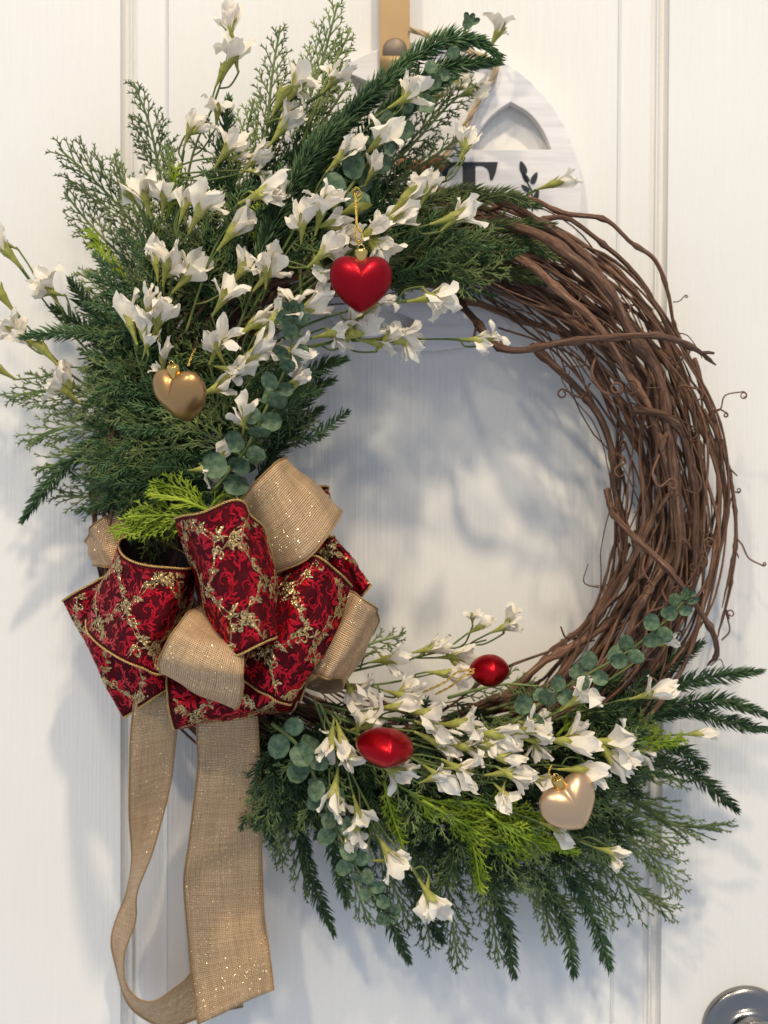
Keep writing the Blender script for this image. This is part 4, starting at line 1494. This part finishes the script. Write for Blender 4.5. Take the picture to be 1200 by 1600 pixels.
kd = .155
ornament('heart_ornament', P(564, 441, kd), (0, 0, R(4)), .86, 'red_heart', 'matte red heart bauble hanging by a gold cord among white blossoms',
         [[P(560, 380, kd), P(555, 366, kd), P(557, 350, kd - .002), P(556, 300, kd - .012)], [P(561, 380, kd), P(566, 366, kd), P(558, 350, kd - .002), P(555, 300, kd - .012)],
          [P(550, 302, kd - .012), P(556, 294, kd - .010), P(563, 300, kd - .012), P(557, 308, kd - .012), P(550, 298, kd - .012)]])
ornament('heart_ornament', P(283, 616, .145), (R(32), R(6), R(-30)), .87, 'gold_heart', 'champagne gold heart bauble resting on the greenery above the bow',
         [[P(294, 572, .145), P(300, 556, .14), P(306, 545, .13)]])
ornament('heart_ornament', P(890, 1256, .13), (R(6), R(-30), R(16)), .88, 'pale_heart', 'pale champagne heart bauble tilted over the lower greenery',
         [[P(866, 1222, .13), P(858, 1208, .125), P(862, 1196, .12)]])
ornament('heart_ornament', P(603, 1169, .135), (R(-84), R(8), R(10)), .84, 'red_shiny', 'satin red heart bauble seen edge-on beside the bow', None, 1.08)
ornament('heart_ornament', P(766, 1048, .095), (R(-88), R(0), R(8)), .60, 'red_shiny', 'small round looking red bauble near the inner rim of the ring',
         [[P(742, 1050, .10), P(722, 1058, .10), P(705, 1072, .098), P(680, 1085, .095)], [P(742, 1046, .10), P(715, 1050, .10), P(695, 1066, .10), P(660, 1082, .095)]], 1.3)

# ------------------------------------------------------------------ the bow
bow = thing('ribbon_bow', P(350, 960, .09), 'large bow of red damask and gold burlap ribbon with long tails', 'bow')


class Ribbon:
    def __init__(self, secs, n=80, m=14, bulge=0.0, flip=None):
        A = catmull([P(*s[0]) for s in secs], n)
        B = catmull([P(*s[1]) for s in secs], n)
        v = np.linspace(0, 1, m)[None, :, None]
        g = A[:, None, :] * (1 - v) + B[:, None, :] * v
        du = np.gradient(g, axis=0)
        dv = np.gradient(g, axis=1)
        nn = nrm(np.cross(du, dv))
        k = n // 2 if flip is None else flip
        if np.dot(nn[k, m // 2], OUT) < 0:
            nn = -nn
            self.rev = True
        else:
            self.rev = False
        wv = np.sin(np.linspace(0, math.pi, m))[None, :, None]
        # slight cockle of stiff wired ribbon
        s_ = np.linspace(0, 1, n)[:, None, None]
        ck = .0013 * np.sin(s_ * 17 + v * 2.6) + .0008 * np.sin(s_ * 37 + v * 6 + 1) + .0007 * np.sin(v * 9 + s_ * 5)
        g = g + nn * (bulge * wv + ck)
        self.g, self.n, self.m = g, n, m
        du, dv = np.gradient(g, axis=0), np.gradient(g, axis=1)
        self.nn = nrm(np.cross(du, dv)) * (-1 if self.rev else 1)
        mid = g[:, m // 2]
        self.len = arclen(mid)
        self.wid = np.median(np.linalg.norm(B - A, axis=1))
        self.A, self.B = g[:, 0], g[:, -1]

    def build(self, name, material, back, parent):
        uv = np.stack(np.broadcast_arrays(np.linspace(0, self.wid, self.m)[None, :], self.len[:, None]), -1)
        mb = MB()
        mb.grid(self.g, uv, flip=self.rev)
        o = mb.build(name, material, parent)
        o.data.materials.append(back)
        md = o.modifiers.new('thickness', 'SOLIDIFY')
        md.thickness = .0007
        md.offset = -1
        md.material_offset = 1
        md.material_offset_rim = 1
        me = o.data
        # make the face normals point with self.nn so that the front stays in front
        f = me.polygons[(self.n // 2) * (self.m - 1) + self.m // 2]
        if np.dot(np.array(f.normal), self.nn[self.n // 2, self.m // 2]) < 0:
            me.flip_normals()
        return o

    def at(self, x, y, lift=.0004):
        """x across (m), y along (m) -> points on the front"""
        fi = np.interp(y, self.len, np.arange(self.n))
        fj = np.clip(x / self.wid * (self.m - 1), 0, self.m - 1)
        i = np.minimum(fi.astype(int), self.n - 2)
        j = np.minimum(fj.astype(int), self.m - 2)
        a, b = (fi - i)[..., None], (fj - j)[..., None]
        def S(t):
            return t[i, j] * (1 - a) * (1 - b) + t[i + 1, j] * a * (1 - b) + t[i, j + 1] * (1 - a) * b + t[i + 1, j + 1] * a * b
        return S(self.g) + nrm(S(self.nn)) * lift


def strokes_to(mb, rib, strokes, lift):
    """each stroke: (points (k,2) in metres, widths (k,))"""
    for pts, wd in strokes:
        t = nrm(np.gradient(pts, axis=0))
        s_ = np.stack([-t[:, 1], t[:, 0]], -1)
        l, c, r = pts + s_ * wd[:, None], pts, pts - s_ * wd[:, None]
        ok = (l.min() > -1)
        q = np.stack([l, c, r], 1)
        inside = (q[..., 0] > .0022) & (q[..., 0] < rib.wid - .0022) & (q[..., 1] > 0) & (q[..., 1] < rib.len[-1])
        keep = inside.all(1)
        w3 = rib.at(q[..., 0], q[..., 1], lift)
        w3[:, 1] += rib.at(q[:, 1, 0], q[:, 1, 1], lift + .00025) - rib.at(q[:, 1, 0], q[:, 1, 1], lift)
        idx = np.nonzero(keep[:-1] & keep[1:])[0]
        if not len(idx):
            continue
        base = idx[:, None] * 3
        qd = np.vstack([base + [0, 1, 4, 3], base + [1, 2, 5, 4]])
        if not rib.rev:
            qd = qd[:, ::-1]
        mb.add(w3.reshape(-1, 3), qd, None, q.reshape(-1, 2))


def stroke(ctrl, w, n=14, taper=(.15, .1), mx=.45):
    p = catmull(np.array(ctrl, float), n)
    f = np.linspace(0, 1, n)
    prof = np.where(f < mx, taper[0] + (1 - taper[0]) * np.sin(f / mx * math.pi / 2), taper[1] + (1 - taper[1]) * np.cos((f - mx) / (1 - mx) * math.pi / 2))
    return p * .001, prof * w * .0005


def acanthus(spine, lobe, n=26):
    """a scrolled leaf: tapering spine with lobes on both sides"""
    sp = catmull(np.array(spine, float), n)
    out = [stroke(spine, 2.0, 18, (.5, .25), .3)]
    L = arclen(sp)
    t = nrm(np.gradient(sp, axis=0))
    k, s_ = 0, 2.0
    while s_ < L[-1] * .8:
        i = int(np.searchsorted(L, s_))
        f = s_ / L[-1]
        nv = np.array([-t[i][1], t[i][0]]) * (1 if k % 2 else -1)
        ln = lobe * (1 - .55 * f)
        a, c = sp[i] + t[i] * .3 * ln + nv * .55 * ln, sp[i] + t[i] * .95 * ln + nv * .95 * ln
        out.append(stroke([sp[i], a, c], 2.5 * (1 - .4 * f), 8, (.4, .1), .5))
        s_ += 2.5
        k += 1
    return out


def damask_cell():
    out = []
    for sp, lb in [([(0, -25), (-8, -15), (-6, -3), (4, 0), (8, -6), (4, -10), (1, -7)], 5.0),
                   ([(3, -22), (13, -17), (18, -6), (14, 5), (10, 3)], 4.6),
                   ([(-11, -6), (-17, 4), (-11, 13), (-4, 11), (-4, 6), (-8, 6)], 4.4),
                   ([(4, 6), (12, 9), (16, 18), (10, 25), (6, 22)], 4.4),
                   ([(-3, 15), (-9, 21), (-5, 30)], 4.0)]:
        out += acanthus(sp, lb)
    for c, w in [([(2, 12), (1, 18), (3, 25)], 4.0), ([(1, 12), (-3, 17), (-2, 22)], 3.2), ([(4, 12), (8, 15), (7, 20)], 3.2), ([(-13, -20), (-9, -17), (-11, -13)], 2.6), ([(19, 8), (20, 13), (17, 15)], 2.4), ([(-19, 10), (-17, 16), (-13, 18)], 2.6)]:
        out.append(stroke(c, w))
    return out


def gold_cell():
    """glitter vine along the ogee frame of a cell, with leaves and curls"""
    hx, hy = 24., 31.
    out = []
    for sg in (1, -1):
        ys = np.linspace(-hy, hy, 40)
        xs = sg * (hx * .5 * (1 + np.cos(math.pi * ys / hy)) + 2.4 * np.sin(ys * .42 + sg))
        f = np.linspace(0, 1, 40)
        out.append((np.stack([xs, ys], -1) * .001, (.55 + .45 * np.sin(f * 40)) * .00085))
        for k, y in enumerate(np.arange(-hy + 3, hy, 4.6)):
            x = sg * (hx * .5 * (1 + math.cos(math.pi * y / hy)))
            dirn = 1 if k % 2 else -1
            if k % 3 == 2:
                out.append(stroke([(x, y), (x + dirn * 2.5, y + 3), (x + dirn * 5.2, y + 2.5), (x + dirn * 5, y - .2), (x + dirn * 3.4, y + .6)], 1.7, 12))
            else:
                out.append(stroke([(x, y), (x + dirn * 2.2, y + 2.2), (x + dirn * 3.4, y + 5.8)], 3.0, 9))
                out.append(stroke([(x, y), (x + dirn * 2.8, y + .4), (x + dirn * 4.8, y + 2.0)], 2.0, 7))
    return out


DAM, GOLD = damask_cell(), gold_cell()
DAM_SIDE = [DAM, [(p * np.array([-1.0, 1.0]), w) for p, w in DAM]]


def damask_ribbon(name, secs, label=None, off=(0, 0), bulge=0.0, n=90):
    rb = Ribbon(secs, n, 18, bulge)
    o = rb.build(name, M['velvet'], M['velvet_back'], bow)
    md, mg = MB(), MB()
    hx, hy = .024, .031
    L, Wd = rb.len[-1], rb.wid
    sc_ = .95
    for i in range(-2, int(Wd / hx) + 3):
        for j in range(-2, int(L / hy) + 3):
            if (i + j) % 2:
                continue
            cx, cy = off[0] + i * hx * sc_, off[1] + j * hy * sc_
            ja, js = rng.normal(0, .14), rng.uniform(.94, 1.08)
            jr = np.array([[math.cos(ja), math.sin(ja)], [-math.sin(ja), math.cos(ja)]])
            strokes_to(md, rb, [(p @ jr * sc_ * js * .94 + [cx, cy], w * sc_ * .80) for p, w in DAM_SIDE[(i // 2 + j) % 2]], .0003)
            strokes_to(mg, rb, [(p @ jr * sc_ + [cx, cy] + rng.normal(0, .0004, 2), w * .74) for p, w in GOLD if len(p) == 40 or rng.random() < .82], .00055)
    if md.n:
        md.build('damask_print', M['foil'], o)
    if mg.n:
        mg.build('gold_vine_print', M['glitter'], o)
    for e_ in (rb.A, rb.B):
        edge(e_, o, M['braid'], .00074)
    if label:
        o['label'] = label
    return o


def edge(p, parent, material, r):
    L = arclen(p)
    n = int(L[-1] / .00045)
    s_ = np.linspace(0, L[-1], n)
    q = np.stack([np.interp(s_, L, p[:, k]) for k in range(3)], -1)
    mb = MB()
    t, u, w = frames(q)
    for k in range(2):
        a = s_ * 2 * math.pi / .0042 + k * math.pi
        mb.tube(q + r * .55 * (np.cos(a)[:, None] * u + np.sin(a)[:, None] * w), r * .72, 5)
    return mb.build('wire_edge', material, parent)


def burlap_ribbon(name, secs, label=None, bulge=0.0, n=80):
    rb = Ribbon(secs, n, 14, bulge)
    o = rb.build(name, M['burlap'], M['burlap'], bow)
    for e_ in (rb.A, rb.B):
        edge(e_, o, M['burlap_edge'], .0005)
    if label:
        o['label'] = label
    return o


# tails first, then loops from back to front
burlap_ribbon('ribbon_tail', [((303, 1080, .098), (398, 1080, .10)), ((308, 1140, .094), (403, 1145, .098)), ((307, 1210, .082), (407, 1212, .088)), ((296, 1310, .064), (408, 1302, .066)),
                              ((287, 1375, .058), (410, 1368, .05)), ((291, 1440, .05), (413, 1432, .048)), ((298, 1510, .044), (421, 1490, .052)), ((308, 1603, .048), (428, 1546, .05))],
              'broad straight gold burlap tail')
burlap_ribbon('ribbon_tail', [((212, 1080, .085), (280, 1080, .09)), ((204, 1160, .07), (274, 1150, .08)), ((203, 1260, .045), (262, 1245, .062)), ((203, 1340, .034), (238, 1330, .07)),
                              ((200, 1395, .03), (216, 1395, .074)), ((186, 1430, .028), (206, 1440, .07)), ((176, 1480, .026), (192, 1495, .064)), ((182, 1530, .026), (198, 1542, .06)),
                              ((208, 1580, .024), (238, 1562, .052)), ((255, 1604, .022), (282, 1540, .04)), ((310, 1592, .02), (318, 1500, .03)), ((380, 1575, .018), (380, 1480, .025))],
              'twisted gold burlap tail curling under the straight one')
damask_ribbon('ribbon_loop', [((455, 775, .05), (500, 830, .05)), ((485, 762, .07), (510, 800, .07)), ((513, 760, .075), (514, 796, .075)), ((505, 770, .05), (500, 820, .05))],
              'small red damask loop peeping out behind the top burlap loop', (.01, .0))
damask_ribbon('ribbon_loop', [((450, 870, .06), (520, 960, .06)), ((490, 848, .085), (548, 946, .085)), ((522, 837, .09), (576, 918, .09)), ((515, 850, .06), (560, 915, .06))],
              'red damask loop half hidden behind the right burlap loop', (.012, .01))
burlap_ribbon('ribbon_loop', [((215, 802, .07), (225, 872, .07)), ((175, 804, .078), (195, 884, .082)), ((145, 822, .075), (165, 887, .08)), ((133, 848, .055), (150, 880, .055)), ((170, 830, .035), (190, 870, .035))],
              'small burlap loop on the left of the bow')
damask_ribbon('ribbon_loop', [((150, 920, .045), (240, 1095, .045)), ((108, 938, .055), (200, 1116, .055)), ((102, 936, .07), (197, 1119, .07)), ((135, 916, .09), (226, 1100, .09)), ((178, 894, .10), (258, 1080, .10)), ((230, 880, .09), (300, 1060, .09))],
              'lower left red damask loop with straight outer fold', (.02, .005))
burlap_ribbon('ribbon_loop', [((500, 930, .10), (470, 1050, .10)), ((542, 922, .125), (488, 1052, .125)), ((570, 938, .132), (515, 1062, .132)), ((592, 956, .118), (536, 1062, .118)), ((586, 985, .095), (518, 1084, .10)), ((545, 1010, .06), (465, 1070, .06))],
              'burlap loop on the right of the bow', .001)
damask_ribbon('ribbon_loop', [((262, 1045, .115), (482, 1045, .10)), ((261, 1080, .128), (476, 1076, .118)), ((265, 1115, .125), (468, 1096, .115)), ((274, 1142, .10), (458, 1111, .09)), ((276, 1130, .065), (455, 1100, .06)), ((276, 1090, .05), (455, 1070, .05))],
              'bottom red damask loop folded under', (.016, .012))
burlap_ribbon('ribbon_loop', [((385, 800, .09), (420, 905, .10)), ((375, 784, .135), (427, 896, .14)), ((405, 748, .155), (482, 872, .158)), ((440, 716, .145), (527, 815, .145)), ((447, 724, .11), (526, 800, .105)), ((420, 765, .075), (495, 835, .07))],
              'large top burlap loop catching the light', .001)
damask_ribbon('ribbon_loop', [((300, 872, .085), (285, 1000, .08)), ((250, 846, .08), (230, 960, .065)), ((204, 836, .09), (165, 935, .065)), ((188, 856, .115), (132, 984, .09)), ((212, 879, .148), (178, 1024, .138)), ((250, 886, .158), (216, 1040, .15)), ((292, 888, .15), (246, 1054, .145)), ((310, 880, .12), (285, 1045, .12))],
              'left red damask loop with its dark hollow open at the top', (.008, .02))
damask_ribbon('ribbon_loop', [((400, 935, .115), (345, 1040, .11)), ((438, 895, .14), (376, 1060, .138)), ((487, 868, .152), (412, 1084, .148)), ((520, 887, .15), (440, 1099, .145)), ((546, 912, .13), (457, 1095, .125)), ((540, 918, .09), (464, 1075, .09))],
              'right red damask loop spread below the top burlap loop', (.02, .018), .004)
burlap_ribbon('ribbon_loop', [((318, 948, .14), (382, 985, .15)), ((290, 962, .178), (381, 1020, .185)), ((262, 1002, .19), (379, 1062, .195)), ((246, 1044, .175), (374, 1102, .178)), ((262, 1052, .135), (365, 1096, .135)), ((300, 1020, .11), (370, 1050, .11))],
              'burlap loop folded forward at the bottom middle of the bow', .0015)
damask_ribbon('ribbon_loop', [((300, 822, .11), (330, 1000, .12)), ((279, 812, .14), (336, 1014, .15)), ((281, 807, .165), (345, 1027, .17)), ((318, 800, .19), (370, 1024, .19)), ((369, 781, .195), (402, 1010, .192)), ((396, 806, .185), (420, 1001, .18)), ((417, 834, .17), (430, 994, .165)), ((426, 893, .15), (434, 985, .145)), ((424, 930, .12), (430, 970, .115))],
              'front red damask loop standing upright in the middle', (.022, .004))
